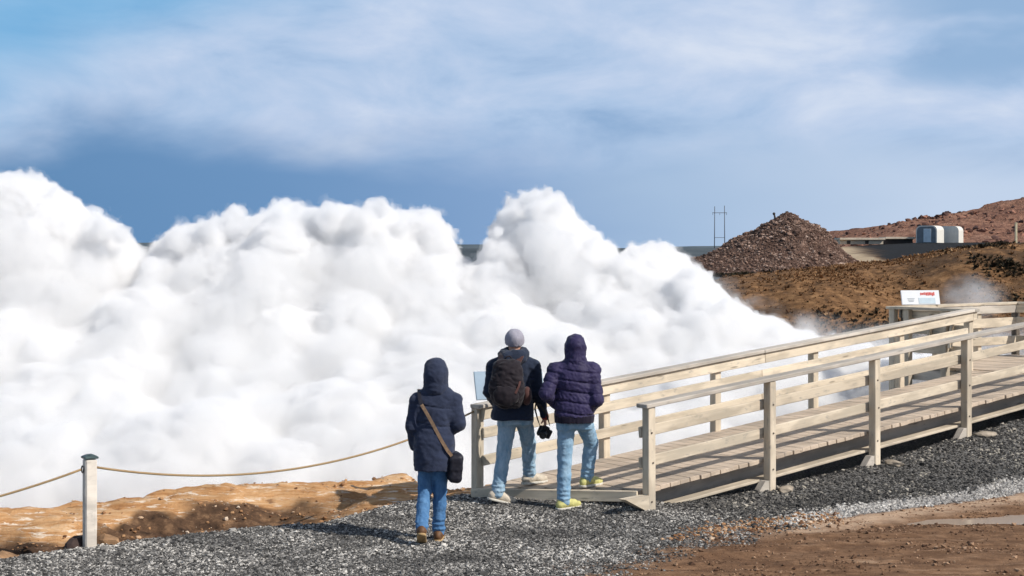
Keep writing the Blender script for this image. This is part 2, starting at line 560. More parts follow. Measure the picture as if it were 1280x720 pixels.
YC = [(-40, 9.5), (-12, 13.3), (-5.2, 14.75), (-4.39, 15.2), (-3.9, 15.75), (-3.06, 16.15), (-2.2, 16.5), (-1.3, 16.75), (-0.5, 16.2), (0.6, 15.6), (1.6, 15.0), (2.2, 14.5), (3, 9), (4, 0)]
YG = [(-40, 6.0), (-12, 11.0), (-4.4, 12.45), (-3.8, 12.98), (-2.6, 13.8), (-1.86, 14.0), (-1.3, 14.8), (-0.5, 15.4), (0.3, 15.3), (1.4, 14.6), (2, 14.3)]
YB = [(-3, 11.0), (0.8, 11.75), (1.7, 13.45), (3.1, 14.2), (4.2, 14.9), (5.6, 15.75), (10, 18.4), (30, 30)]
SC_ = [(-3, 0.05), (0, 0.065), (1.79, 0.10), (3.58, 0.215), (5.37, 0.395), (7.2, 0.56), (9, 0.68), (14, 0.8), (40, 1.4)]


def land(x, y):
    x = np.asarray(x, np.float64); y = np.asarray(y, np.float64)
    s = (x - OX) * EX + (y - OY) * EY
    d = (x - OX) * NX + (y - OY) * NY
    base = 1.05 * (1 - sstep(0, 11.0, y)) + 0 * x
    base = base + 0.10 * np.exp(-(((x - 0.4) / 1.7) ** 2 + ((y - 14.9) / 0.9) ** 2))
    slope = ip(s, SC_) + 0.185 * np.minimum(d, 0) - 0.03 * np.clip(-d, 0, 1) * sstep(0.4, 1.6, s)
    k = 0.06
    hh = np.maximum(k - np.abs(base - slope), 0) / k
    top = np.where(s > -0.4, np.maximum(base, slope) + hh * hh * k * 0.25, base)
    # rough clay bank left of the gravel
    bank = sstep(0.0, 0.5, y - ip(x, YG)) * (1 - sstep(0.2, 1.2, x))
    n1 = fbm(x * 0.6, y * 2.3, 0 * x, 5, 0.55)
    top = top + bank * (0.075 * n1 + 0.085 * np.abs(fbm(x * 1.1 + 9, y * 3.6, 0 * x + 3, 5, 0.55)) - 0.06)
    hol = sstep(0.0, 0.35, y - ip(x, YG)) * (1 - sstep(1.25, 1.75, y - ip(x, YG) + 0.25 * fbm(x * 1.3, y, 0 * x + 3, 3))) * (1 - sstep(-2.6, -1.2, x))
    top = top - 0.15 * hol + 0.05 * sstep(0.9, 1.8, y - ip(x, YG)) * (1 - sstep(-2.0, -0.8, x))
    top = top + 0.006 * fbm(x * 4, y * 4, 0 * x, 3) * (1 - bank)
    dirt = (1 - sstep(-0.3, 0.15, y - ip(x, YB))) * (y > 8)
    top = top + dirt * 0.020 * fbm(x * 1.3, y * 3.6, 0 * x + 8, 5, 0.6)
    # shallow basin of the puddle
    top = top - 0.075 * np.exp(-(((x - 5.2 - 0.0) / 1.25) ** 2 + ((y - 14.45 - 0.22 * (x - 5.2)) / 0.28) ** 2))
    # the crater beyond the edge
    top = top - 0.27 * sstep(-0.03, 0.11, d) * sstep(0.25, 0.8, s)
    D = y - ip(x, YC)
    D = np.where((x > 2.2) | (s > 0.9), d - 1.4, np.where(s > 0.2, np.minimum(np.maximum(D, 0), np.maximum(d - 1.4, 0)), D))
    plate = np.where(D > 0, 0, 1)
    crater = -3.2
    z = top + (crater - top) * (1 - np.exp(-(np.maximum(D, 0) / 2.4) ** 1.3))
    z = z + 0.10 * fbm(x * 0.8, y * 0.8, 0 * x + 5, 4) * sstep(0.2, 2, D)
    # far wall of the crater and the country beyond
    crest = ip(x, [(-60, 0.2), (-10, 0.1), (2, 0.3), (5, 0.9), (6.7, 1.75), (9.2, 2.02), (11, 2.20), (12.5, 2.30), (14.3, 2.72), (16.4, 2.92), (22, 3.05), (60, 4)])
    wob = 1.2 * fbm(x * 0.16, 0 * x, 0 * x + 2, 3)
    yy = y + wob
    far = crater + (0.45 - crater) * sstep(31.0, 40.0, yy)
    nose = 0.40 * np.exp(-(((x - 9.6) / 2.3) ** 2 + ((y - 42.5) / 2.2) ** 2)) - 0.30 * np.exp(-(((x - 11.6 - (43 - y) * 0.15) / 0.9) ** 2 + ((y - 42.0) / 3.0) ** 2))
    far = far + (crest - 0.45) * sstep(38.5, 46.5, yy) + nose
    far = far + (0.09 * fbm(x * 0.7, y * 0.7, 0 * x + 4, 5, 0.55)) * sstep(33, 38, y) * (1 - sstep(50, 60, y))
    beyond = np.where(y > 46, 1.0, 0.0) * 0
    plain = ip(y, [(46, 1.2), (62, 1.35), (90, 1.5), (215, 3.2), (400, 3.2), (1000, 1.0), (9000, -4)])
    plain2 = ip(y, [(46, 2.0), (60, 2.0), (100, 2.5), (215, 4.08), (260, 4.3), (400, 4.6), (1000, 1.0), (9000, -4)])
    pl = plain + (plain2 - plain) * sstep(0.2, 0.29, x / np.maximum(y, 1))
    far = far + (pl - far) * sstep(47.5, 54, yy)
    z = np.where(y > 28, z + (far - z) * sstep(28, 33, y), z)
    return z


def axis(segs):
    a = []
    for lo, hi, st in segs:
        a.append(np.arange(lo, hi, st))
    return np.unique(np.concatenate(a + [np.array([segs[-1][1]])]).round(4))


GX = axis([(-9000, -800, 700), (-800, -100, 70), (-100, -20, 5), (-20, -7, 0.35), (-7, 9.5, 0.055), (9.5, 32, 0.3), (32, 100, 2.5), (100, 800, 60), (800, 9000, 700)])
GY = axis([(-60, 0, 4), (0, 10.5, 0.35), (10.5, 20, 0.05), (20, 34, 0.3), (34, 52, 0.2), (52, 110, 1.2), (110, 400, 6), (400, 2000, 80), (2000, 12000, 800)])
XX, YY = np.meshgrid(GX, GY, indexing='ij')
ZZ = land(XX, YY)


def zones(x, y):
    """which soil covers each spot: weights for gravel, pale gravel, clay, hollow, heath, asphalt, sand track"""
    s = (x - OX) * EX + (y - OY) * EY
    d = (x - OX) * NX + (y - OY) * NY
    j = 0.16 * fbm(x * 1.7, y * 1.7, 0 * x, 4)
    yg = ip(x, YG); yb = ip(x, YB)
    left_g = sstep(-0.08, 0.08, yg + 0.55 * j - y) * sstep(-0.55, 0.6, (0.30 + (y - 11.6) * 0.85) - x + 3.4 * j)
    slope_g = sstep(0.15, 0.45, y - yb + j) * sstep(-0.2, 0.4, x - 1.0 + (y - 14) * 0.5) * (d < 6)
    gravel = np.maximum(left_g, slope_g)
    q = y - yb + 0.6 * j
    pale = sstep(-0.02, 0.08, q) * (1 - sstep(0.36, 0.70, q)) * sstep(2.5, 3.2, x + j * 2)
    clay = sstep(-0.05, 0.2, y - yg) * (1 - sstep(0.6, 1.6, x)) * (y < 30)
    hol = sstep(-0.05, 0.1, y - yg) * (1 - sstep(1.35, 1.6, y - yg + 1.9 * j + 0.25 * fbm(x * 1.3, y, 0 * x + 3, 3) - 0.25 * sstep(-4, -3.5, x))) * (1 - sstep(-2.6, -1.2, x + 2 * j)) * (y < 30)
    heath = sstep(30, 33, y)
    lim = 22.0 + (y - 85) * 0.222
    asp = sstep(0, 0.6, x - lim) * sstep(56, 62, y) * (1 - sstep(213, 216, y))
    sand = (1 - sstep(0, 0.5, np.abs(x - lim + 1.6 + 0.004 * (y - 85)) - 1.3 - 0.004 * (y - 60))) * sstep(60, 70, y) * (1 - sstep(216, 222, y))
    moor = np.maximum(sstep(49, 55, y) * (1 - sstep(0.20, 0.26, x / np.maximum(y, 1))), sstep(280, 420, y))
    silt = sstep(-0.62, -0.18, y - yb + 1.2 * j) * (1 - sstep(-0.05, 0.05, q)) * sstep(2.0, 3.0, x + 2 * j) * (1 - gravel) * (1 - pale)
    return gravel, pale, clay, hol, heath, asp, sand, moor, silt


zg = zones(XX, YY)
nx, ny = XX.shape
idx = np.arange(nx * ny).reshape(nx, ny)
Fq = np.stack([idx[:-1, :-1], idx[1:, :-1], idx[1:, 1:], idx[:-1, 1:]], -1).reshape(-1, 4)
gme = np_mesh('ground', np.stack([XX, YY, ZZ], -1).reshape(-1, 3), Fq)
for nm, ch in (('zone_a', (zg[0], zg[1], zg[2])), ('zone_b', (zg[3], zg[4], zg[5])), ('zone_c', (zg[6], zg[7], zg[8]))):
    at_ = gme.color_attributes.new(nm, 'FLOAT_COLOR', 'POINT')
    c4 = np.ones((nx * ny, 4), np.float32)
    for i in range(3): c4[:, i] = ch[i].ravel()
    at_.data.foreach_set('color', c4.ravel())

t = NT('earth')
P_ = t.pos()
def _zone(nm):
    a = t.n('ShaderNodeVertexColor', layer_name=nm).outputs[0]
    return t.n('ShaderNodeSeparateColor', ins={'Color': a}).outputs
za, zb, zc = _zone('zone_a'), _zone('zone_b'), _zone('zone_c')
n_big = t.noise(P_, 0.9, 5, 0.6)
n_mid = t.noise(P_, 6.0, 5, 0.65)
n_fin = t.noise(P_, 45.0, 3, 0.6)
strk = t.noise(t.map(P_, (0.8, 3.2, 9)), 1.6, 8, 0.74, 0.8)
strk2 = t.noise(t.map(P_, (1.5, 4.0, 14), (7, 3, 1)), 2.4, 5, 0.7, 0.5)
dirt = t.ramp(strk, [(0.25, (0.075, 0.040, 0.023)), (0.44, (0.175, 0.096, 0.052)), (0.58, (0.27, 0.158, 0.090)), (0.74, (0.50, 0.35, 0.23))])
dirt = t.mix(t.mrange(n_mid, 0.35, 0.7, 0, 0.6), dirt, (0.085, 0.045, 0.026))
clay = t.ramp(strk, [(0.22, (0.16, 0.07, 0.03)), (0.40, (0.42, 0.21, 0.085)), (0.53, (0.56, 0.32, 0.15)), (0.64, (0.64, 0.43, 0.25)), (0.76, (0.76, 0.66, 0.54))])
clay = t.mix(t.mrange(strk2, 0.54, 0.66, 0, 0.9), clay, (0.78, 0.68, 0.55))
clay = t.mix(t.mrange(n_mid, 0.58, 0.75, 0, 0.75), clay, (0.14, 0.065, 0.035))
hol = t.ramp(n_mid, [(0.32, (0.034, 0.021, 0.014)), (0.52, (0.105, 0.060, 0.035)), (0.72, (0.28, 0.165, 0.09))])
grav = t.ramp(n_fin, [(0.3, (0.035, 0.035, 0.034)), (0.55, (0.14, 0.136, 0.13)), (0.75, (0.34, 0.325, 0.305))])
pale = t.ramp(n_fin, [(0.3, (0.12, 0.115, 0.11)), (0.7, (0.42, 0.40, 0.37))])
h1 = t.noise(P_, 0.35, 6, 0.7)
h2 = t.noise(P_, 3.0, 6, 0.75)
heath = t.ramp(h2, [(0.3, (0.035, 0.020, 0.011)), (0.5, (0.18, 0.095, 0.043)), (0.62, (0.28, 0.155, 0.072)), (0.8, (0.42, 0.27, 0.14))])
heath = t.mix(t.mrange(h1, 0.5, 0.64, 0, 0.7), heath, (0.05, 0.032, 0.020))
asp = t.ramp(n_mid, [(0.3, 0.010), (0.7, 0.022)])
sand = t.ramp(n_big, [(0.3, (0.36, 0.27, 0.17)), (0.7, (0.55, 0.43, 0.29))])
c = t.mix(zb[1], dirt, heath)
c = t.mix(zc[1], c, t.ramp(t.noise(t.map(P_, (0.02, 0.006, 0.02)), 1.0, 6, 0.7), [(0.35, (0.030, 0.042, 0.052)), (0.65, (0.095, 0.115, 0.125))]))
c = t.mix(zc[2], c, t.ramp(strk2, [(0.3, (0.28, 0.17, 0.105)), (0.6, (0.50, 0.36, 0.25))]))
c = t.mix(za[2], c, clay)
c = t.mix(zb[0], c, hol)
c = t.mix(za[0], c, grav)
c = t.mix(za[1], c, pale)
c = t.mix(zc[0], c, sand)
c = t.mix(zb[2], c, asp)
hgt = t.math('ADD', t.math('MULTIPLY', strk, 1.0), t.math('ADD', t.math('MULTIPLY', n_mid, 0.6), t.math('MULTIPLY', n_fin, 0.22)))
M['earth'] = t.bsdf(c, 0.95, hgt, 0.6, 0.06, spec=0.15)
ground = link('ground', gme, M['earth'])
tag(ground, 'bare volcanic ground of gravel, ochre clay and brown dirt', 'ground', kind='structure')

# ------------------------------------------------------------------ loose stones
OCT = np.array([(1, 0, 0), (-1, 0, 0), (0, 1, 0), (0, -1, 0), (0, 0, 1), (0, 0, -1)], np.float32)
OCF = np.array([(0, 2, 4), (2, 1, 4), (1, 3, 4), (3, 0, 4), (2, 0, 5), (1, 2, 5), (3, 1, 5), (0, 3, 5)], np.int32)
_b = bmesh.new(); bmesh.ops.create_icosphere(_b, subdivisions=1, radius=1.0)
ICO = np.array([v.co for v in _b.verts], np.float32); _b.verts.index_update()
ICF = np.array([[v.index for v in f.verts] for f in _b.faces], np.int32); _b.free()
_b = bmesh.new(); bmesh.ops.create_icosphere(_b, subdivisions=2, radius=1.0)
IC2 = np.array([v.co for v in _b.verts], np.float32)
IF2 = np.array([[v.index for v in f.verts] for f in _b.faces], np.int32); _b.free()


def rand_rot(n):
    q = RNG.normal(size=(n, 4)); q /= np.linalg.norm(q, axis=1)[:, None]
    w, x, y, z = q.T
    return np.stack([np.stack([1 - 2 * (y * y + z * z), 2 * (x * y - z * w), 2 * (x * z + y * w)], 1),
                     np.stack([2 * (x * y + z * w), 1 - 2 * (x * x + z * z), 2 * (y * z - x * w)], 1),
                     np.stack([2 * (x * z - y * w), 2 * (y * z + x * w), 1 - 2 * (x * x + y * y)], 1)], 1)


def stones(name, P, size, m, label, cat, base=(OCT, OCF), jit=0.28, sink=0.25, tone_pow=1.0, flat=0.7):
    B, BF = base
    n = len(P); k = len(B)
    V = B[None] * (1 + RNG.uniform(-jit, jit, (n, k, 1))) * RNG.uniform(0.65, 1.2, (n, 1, 3))
    V = np.einsum('nij,nkj->nki', rand_rot(n), V)
    V[:, :, 2] *= flat
    V = V * np.asarray(size)[:, None, None] + np.asarray(P)[:, None, :]
    V[:, :, 2] += (np.asarray(size) * (flat - sink * 1.3))[:, None] * 0.5
    Fc = (BF[None] + (np.arange(n) * k)[:, None, None]).reshape(-1, 3)
    me = np_mesh(name, V.reshape(-1, 3), Fc, smooth=False)
    a = me.attributes.new('tone', 'FLOAT', 'POINT')
    a.data.foreach_set('value', np.repeat(np.clip(RNG.random(n) ** tone_pow * (1 + 0.42 * fbm(np.asarray(P)[:, 0] * 0.9, np.asarray(P)[:, 1] * 1.6, 0 * np.asarray(P)[:, 0] + 2, 4)), 0, 1), k).astype(np.float32))
    o = link(name, me, m)
    return tag(o, label, cat, kind='stuff')


def scatter(n, x0, x1, y0, y1, wfun):
    x = RNG.uniform(x0, x1, n); y = RNG.uniform(y0, y1, n)
    w = wfun(x, y)
    k = RNG.random(n) < w
    x, y = x[k], y[k]
    return np.stack([x, y, land(x, y)], 1)


def in_view(x, y):
    return (np.abs(x) < 0.40 * y + 0.6)


def w_left(x, y):
    g = zones(x, y)
    return g[0] * (1 - g[1]) * in_view(x, y) * np.where(((x - OX) * EX + (y - OY) * EY > 0.35), (y < 14.6) * 0.6, 1)


def w_right(x, y):
    g = zones(x, y); s = (x - OX) * EX + (y - OY) * EY; d = (x - OX) * NX + (y - OY) * NY
    return g[0] * (1 - g[1]) * in_view(x, y) * (s > 0.35) * (d < 0.6)


def w_pale(x, y):
    return zones(x, y)[1] * in_view(x, y)


P = scatter(385000, -5.6, 3.3, 9.8, 15.6, w_left)
stones('gravel', P, RNG.lognormal(-4.62, 0.36, len(P)), M['gravel'], 'grey gravel of the footpath before the boardwalk', 'gravel', tone_pow=1.0)
P = scatter(150000, 1.2, 9.6, 13.4, 22.5, w_right)
stones('gravel', P, RNG.lognormal(-4.36, 0.38, len(P)), M['gravel_dark'], 'dark gravel bank sloping down from the boardwalk', 'gravel', tone_pow=1.15)
P = scatter(75000, 2.3, 9.0, 13.6, 18.5, w_pale)
stones('gravel', P, RNG.lognormal(-4.15, 0.30, len(P)), M['gravel_pale'], 'pale grey gravel strip along the brown dirt', 'gravel')


def w_dirt(x, y):
    g = zones(x, y)
    q = fbm(x * 1.3, y * 2.2, 0 * x + 4, 3)
    return np.clip(1 - g[0] - g[1], 0, 1) * (y < 15.5) * (x > 0.6) * in_view(x, y) * np.clip(0.25 + q, 0.03, 1)


P = scatter(26000, 0.6, 6.6, 11.2, 15.8, w_dirt)
stones('dirt_clods', P, np.minimum(RNG.lognormal(-4.8, 0.55, len(P)), 0.03), M['clods'], 'small brown clods and pebbles on the dirt', 'dirt')


def w_clay(x, y):
    g = zones(x, y)
    q = fbm(x * 1.3, y * 2.2, 0 * x + 9, 3)
    return g[2] * in_view(x, y) * (y < ip(x, YC) + 0.4) * np.clip(0.02 + 0.7 * q + 0.6 * g[3], 0.02, 1)


P = scatter(11000, -6.5, 0.4, 12.4, 17.2, w_clay)
stones('clay_rubble', P, np.minimum(RNG.lognormal(-4.75, 0.6, len(P)), 0.032), M['ochre_stone'], 'loose ochre rubble on the clay bank', 'rubble', base=(ICO, ICF))


def boulder(name, x, y, r, label, m, group, sq=(1, 0.8, 0.6), seed=0, zoff=-0.25):
    V = IC2.copy()
    n = fbm(V[:, 0] * 1.3 + seed * 9, V[:, 1] * 1.3, V[:, 2] * 1.3 + seed, 3)
    V = V * (1 + 0.32 * n)[:, None] * np.array(sq) * r
    a = seed * 1.7
    V = V @ np.array([[math.cos(a), -math.sin(a), 0], [math.sin(a), math.cos(a), 0], [0, 0, 1]])
    o = link(name, np_mesh(name, V, IF2, smooth=False), m, None, Matrix.Translation((x, y, float(land(x, y)) + r * sq[2] * (0.5 + zoff))))
    return tag(o, label, 'rock', group)


gb = 'rocks lying in the hollow beside the gravel'
boulder('rock', -4.62, 13.05, 0.17, 'tan rounded rock at the far left in the dark hollow', M['boulder'], gb, (1.2, 0.8, 0.7), 1)
boulder('rock', -4.12, 13.02, 0.115, 'tan rock with a dark rock leaning on its right side', M['boulder'], gb, (1.15, 0.8, 0.75), 2)
boulder('rock', -3.93, 12.98, 0.12, 'dark brown rock between two tan rocks left of the rope post', M['boulder_dark'], gb, (1.2, 0.6, 0.75), 3, 0)
boulder('rock', -3.70, 13.10, 0.10, 'tan rock touching the left foot of the rope post', M['boulder'], gb, (1.3, 0.7, 0.7), 4)
boulder('rock', -4.35, 12.72, 0.075, 'small pale rock half sunk at the gravel edge', M['boulder'], gb, (1.3, 0.8, 0.55), 5)
boulder('rock', -2.75, 14.28, 0.085, 'dark brown rock midway between rope post and woman', M['boulder_dark'], gb, (1.5, 0.8, 0.6), 6)
gp = 'pale stones at the feet of the boardwalk posts'
boulder('footing_stone', *bw(1.92, -0.16).xy, 0.085, 'tan stone at the foot of the second near post', M['footing'], gp, (1.3, 0.8, 0.45), 7)
boulder('footing_stone', *bw(3.75, -0.18).xy, 0.10, 'tan stone at the foot of the third near post', M['footing'], gp, (1.4, 0.8, 0.4), 8)
boulder('footing_stone', *bw(5.6, -0.16).xy, 0.11, 'tan stone at the foot of the fourth near post', M['footing'], gp, (1.5, 0.9, 0.4), 9)

# puddle
t = NT('puddle_water')
wn = t.noise(t.map(t.pos(), (2, 6, 1)), 3, 2, 0.5)
M['puddle'] = t.bsdf((0.40, 0.31, 0.24), 0.12, wn, 0.03, 0.01, spec=0.6)
bm = bmesh.new()
vs = []
for k in range(40):
    a = 2 * math.pi * k / 40
    x = 5.2 + 1.7 * math.cos(a); y = 14.45 + 0.22 * (x - 5.2) + 0.42 * math.sin(a)
    vs.append(bm.verts.new((x, y, 0)))
bm.faces.new(vs)
wz = float(land(5.2, 14.45)) + 0.042
tag(bm_obj('puddle', bm, M['puddle'], None, Matrix.Translation((0, 0, wz))), 'shallow brown puddle beside the pale gravel', 'puddle', kind='structure')
bm = bmesh.new()
vs = [bm.verts.new((x, y, 0)) for x, y in ((-14, 18), (12, 20), (12, 33), (-14, 33))]
bm.faces.new(vs)
t = NT('spring_water')
M['spring'] = t.bsdf((0.25, 0.30, 0.32), 0.15, t.noise(t.pos(), 2, 3), 0.1, 0.02)
tag(bm_obj('spring_water', bm, M['spring'], None, Matrix.Translation((0, 0, -2.9))), 'hot spring pool under the steam', 'water', kind='structure')


# ------------------------------------------------------------------ hills
def height_hill(name, x0, x1, y0, y1, st, hf, m, label):
    gx = np.arange(x0, x1 + st, st); gy = np.arange(y0, y1 + st, st)
    X, Y = np.meshgrid(gx, gy, indexing='ij')
    Z = hf(X, Y)
    i = np.arange(X.size).reshape(X.shape)
    Q = np.stack([i[:-1, :-1], i[1:, :-1], i[1:, 1:], i[:-1, 1:]], -1).reshape(-1, 4)
    o = link(name, np_mesh(name, np.stack([X, Y, Z], -1).reshape(-1, 3), Q), m)
    return tag(o, label, 'hill', kind='structure')


MC = (15.25, 80.0)
MPROF = [(-12, 0.2), (-8.5, 1.2), (-6.8, 1.8), (-5.05, 2.4), (-3.9, 2.85), (-3.05, 3.32), (-2.2, 3.78), (-1, 4.42), (-0.4, 4.72), (0, 4.8), (0.5, 4.72), (1.2, 4.4), (2.1, 3.85), (2.75, 3.18), (3.4, 2.5), (4.2, 1.9), (5, 1.45), (6.5, 0.9), (12, 0.2)]


def mound_h(x, y):
    dx = x - MC[0]; dy = (y - MC[1]) * 0.95
    r = np.sqrt(dx * dx + dy * dy)
    sg = dx / np.maximum(r, 1e-3)
    zl = ip(-r, MPROF); zr = ip(r, MPROF)
    w = 0.5 + 0.5 * sg
    z = zl * (1 - w) + zr * w
    lump = 0.20 * fbm(x * 0.55, y * 0.55, 0 * x, 7, 0.6)
    pk = 0.22 * np.exp(-(((dx - 0.1) / 0.5) ** 2 + (dy / 0.5) ** 2))
    return z + lump * sstep(0.4, 2.0, r) * (1 - sstep(6, 11, r)) + pk - 0.15


t = NT('heap_earth')
P_ = t.pos(); a = t.noise(P_, 1.1, 8, 0.75); b = t.noise(P_, 5.0, 5, 0.7)
c = t.ramp(a, [(0.3, (0.05, 0.030, 0.024)), (0.5, (0.13, 0.078, 0.060)), (0.7, (0.24, 0.155, 0.118))])
M['heap'] = t.bsdf(t.mix(0.6, c, t.ramp(b, [(0.3, 0.35), (0.7, 1.5)]), 'MULTIPLY'), 0.95, t.math('ADD', a, t.math('MULTIPLY', b, 0.4)), 1.0, 0.35, spec=0.1)
height_hill('rubble_hill', MC[0] - 12, MC[0] + 12, MC[1] - 10, MC[1] + 12, 0.16, mound_h, M['heap'], 'pointed brown heap of broken rock behind the steam')
xx = RNG.normal(MC[0], 3.4, 42000); yy = RNG.uniform(MC[1] - 8, MC[1] + 3, 42000)
zz = mound_h(xx, yy); k = zz > 1.2
P = np.stack([xx, yy, zz], 1)[k]
stones('heap_rocks', P, RNG.lognormal(-3.75, 0.55, len(P)), M['heap_stone'], 'broken brown rocks covering the pointed heap', 'rubble', base=(ICO, ICF), jit=0.35)

xx = RNG.normal(MC[0], 3.0, 700); yy = RNG.uniform(MC[1] - 7, MC[1] + 1, 700)
zz = mound_h(xx, yy); k = zz > 1.6
P = np.stack([xx, yy, zz], 1)[k]
stones('heap_rocks', P, RNG.lognormal(-2.35, 0.35, len(P)), M['heap_stone'], 'larger blocks lying on the pointed heap', 'rubble', base=(ICO, ICF), jit=0.4, sink=0.5)

RC = [(-60, 2), (60, 3.2), (72, 5.2), (82, 7.8), (92, 9.4), (100, 10.2), (108, 11.4), (116, 13.9), (122, 15.8), (128, 16.3), (136, 15.5), (150, 15.0), (200, 16), (280, 12), (380, 4), (460, 2)]


def red_h(x, y):
    c = ip(x, RC)
    ax = sstep(232, 322, y) * (1 - 0.55 * sstep(330, 460, y))
    t1 = 3.4 + (c - 3.4) * ax
    n = fbm(x * 0.05, y * 0.05, 0 * x, 6, 0.55)
    r = 1 - np.abs(fbm(x * 0.09 + 4, y * 0.09, 0 * x + 1, 5, 0.55))
    return t1 + sstep(235, 280, y) * (1.3 * n + 1.4 * (r - 0.7)) * np.clip((c - 2.5) / 8, 0, 1)


t = NT('red_lava')
P_ = t.pos(); a = t.noise(P_, 0.10, 8, 0.72); b = t.noise(P_, 0.8, 6, 0.75)
c = t.ramp(a, [(0.32, (0.12, 0.066, 0.056)), (0.46, (0.34, 0.175, 0.120)), (0.60, (0.46, 0.255, 0.175)), (0.78, (0.58, 0.38, 0.28))])
M['red_lava'] = t.bsdf(t.mix(0.45, c, t.ramp(b, [(0.35, 0.35), (0.65, 1.45)]), 'MULTIPLY'), 0.95, t.math('ADD', a, t.math('MULTIPLY', b, 0.35)), 1.0, 3.0, spec=0.1)
height_hill('red_hill', 40, 460, 228, 470, 1.2, red_h, M['red_lava'], 'long reddish lava hill at the right skyline')
xx = RNG.uniform(60, 190, 7000); yy = RNG.uniform(245, 335, 7000)
q = pn3(xx * 0.06, yy * 0.06, 0 * xx); k = RNG.random(7000) < np.clip(0.18 + 0.9 * q, 0.03, 1)
xx, yy = xx[k], yy[k]; P = np.stack([xx, yy, red_h(xx, yy)], 1)
x2 = RNG.uniform(76, 200, 260); y2 = RNG.normal(322, 4, 260)
P = np.concatenate([P, np.stack([x2, y2, red_h(x2, y2)], 1)])
stones('lava_rocks', P, np.minimum(RNG.lognormal(-1.15, 0.55, len(P)), 0.9), M['red_stone'], 'dark lava rocks strewn over the reddish hill', 'rubble', base=(ICO, ICF), jit=0.35)


def far_h(x, y):
    c = 13 + 10 * fbm(x * 0.0009, 0 * x, 0 * x + 1, 4) + ip(x, [(-3000, 8), (-400, 14), (0, 6), (300, 3), (420, 10), (700, 14), (3000, 20)])
    return -8 + (c + 8) * sstep(3150, 3500, y) * (1 - 0.5 * sstep(3500, 4200, y)) + 1.5 * fbm(x * 0.01, y * 0.01, 0 * x, 4) * sstep(3200, 3400, y)


t = NT('far_moor_haze')
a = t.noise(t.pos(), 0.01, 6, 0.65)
M['far_moor_haze'] = t.bsdf(t.ramp(a, [(0.3, (0.05, 0.075, 0.095)), (0.7, (0.12, 0.145, 0.16))]), 0.95, spec=0.1)  # blue haze of distance is mixed into the slate colour
height_hill('far_hill', -3200, 3200, 3100, 4300, 40, far_h, M['far_moor_haze'], 'low slate hill on the horizon, distance haze in its blue colour')


P = scatter(3800, 1.35, 3.3, 13.2, 14.75, lambda x, y: np.exp(-((y - ip(x, YB) - 0.12) / 0.22) ** 2) * in_view(x, y))
stones('tan_pebbles', P, np.minimum(RNG.lognormal(-4.35, 0.4, len(P)), 0.03), M['ochre_stone'], 'tan pebbles mixed into the gravel where it meets the dirt', 'gravel', base=(ICO, ICF))


# heath tufts on the far wall of the crater
def w_heath(x, y):
    q = fbm(x * 0.35, y * 0.35, 0 * x + 6, 4)
    return np.clip(0.5 + 0.9 * q, 0.12, 1) * in_view(x, y) * (x > 2)


P = scatter(34000, 3, 26, 34.5, 49, w_heath)
def tufts(name, P, sz, m, label, cat, tone, nb=7):
    n = len(P)
    ang = RNG.uniform(0, 2 * np.pi, (n, nb)); lean = RNG.uniform(0.2, 1.1, (n, nb))
    dirv = np.stack([np.cos(ang) * lean, np.sin(ang) * lean, np.ones_like(lean) * 0.8], -1)
    side = np.stack([-np.sin(ang), np.cos(ang), 0 * ang], -1)
    c0 = P[:, None, :] + dirv * 0.05 * sz[:, None, None]
    V = np.stack([c0 + side * sz[:, None, None] * 0.35, c0 - side * sz[:, None, None] * 0.35, c0 + dirv * sz[:, None, None] * 1.1], 2).reshape(-1, 3)
    me = np_mesh(name, V, np.arange(len(V)).reshape(-1, 3), smooth=False)
    me.attributes.new('tone', 'FLOAT', 'POINT').data.foreach_set('value', np.repeat(np.clip(tone, 0, 1), nb * 3).astype(np.float32))
    return tag(link(name, me, m), label, cat, kind='stuff')


tufts('heath_tufts', P, RNG.lognormal(-3.2, 0.42, len(P)), M['heath'], 'dry brown heath growing on the slope beyond the steam', 'heath',
      0.58 + 0.40 * fbm(P[:, 0] * 0.3, P[:, 1] * 0.3, 0 * P[:, 0], 3) + RNG.normal(0, 0.18, len(P)))
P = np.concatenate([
    scatter(2600, 10.2, 16.5, 70.5, 74.0, lambda x, y: np.clip(0.35 + fbm(x * 0.8, y * 0.8, 0 * x, 3), 0, 1)),  # dark tufts in place of the shadow along the heap's foot
    scatter(9000, 7.6, 11.8, 36.8, 41.5, lambda x, y: np.exp(-(((x - 10.0) / 1.1) ** 2 + ((y - 39.0) / 1.3) ** 2)) * np.clip(0.6 + fbm(x * 0.9, y * 0.9, 0 * x, 3), 0, 1)),  # dark tufts stand for the shade in the fold of the slope
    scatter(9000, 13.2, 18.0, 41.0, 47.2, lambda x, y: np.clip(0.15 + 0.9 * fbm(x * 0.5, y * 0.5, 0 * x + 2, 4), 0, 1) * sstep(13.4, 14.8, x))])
tufts('scrub_and_shade', P, RNG.lognormal(-2.65, 0.4, len(P)) * np.where(P[:, 1] > 60, 2.0, 0.85), M['scrub'], 'dark low scrub on the brown slope, plus dark tufts for the shade in its fold and below the rock heap', 'scrub', RNG.random(len(P)) ** 1.3)

# ------------------------------------------------------------------ boardwalk
B = empty('boardwalk', bw(3.5, WID / 2, 0.0), 'weathered timber boardwalk ramp with railings and a raised viewing platform', 'boardwalk')
RH = 0.88                                    # handrail top above the deck
S0F = -0.93                                  # the far side starts a little earlier
SEND = 7.8
PLN = 1.36                                   # the platform reaches this far beyond the ramp
PLE = 11.0
ZT = deck_z(SEND)


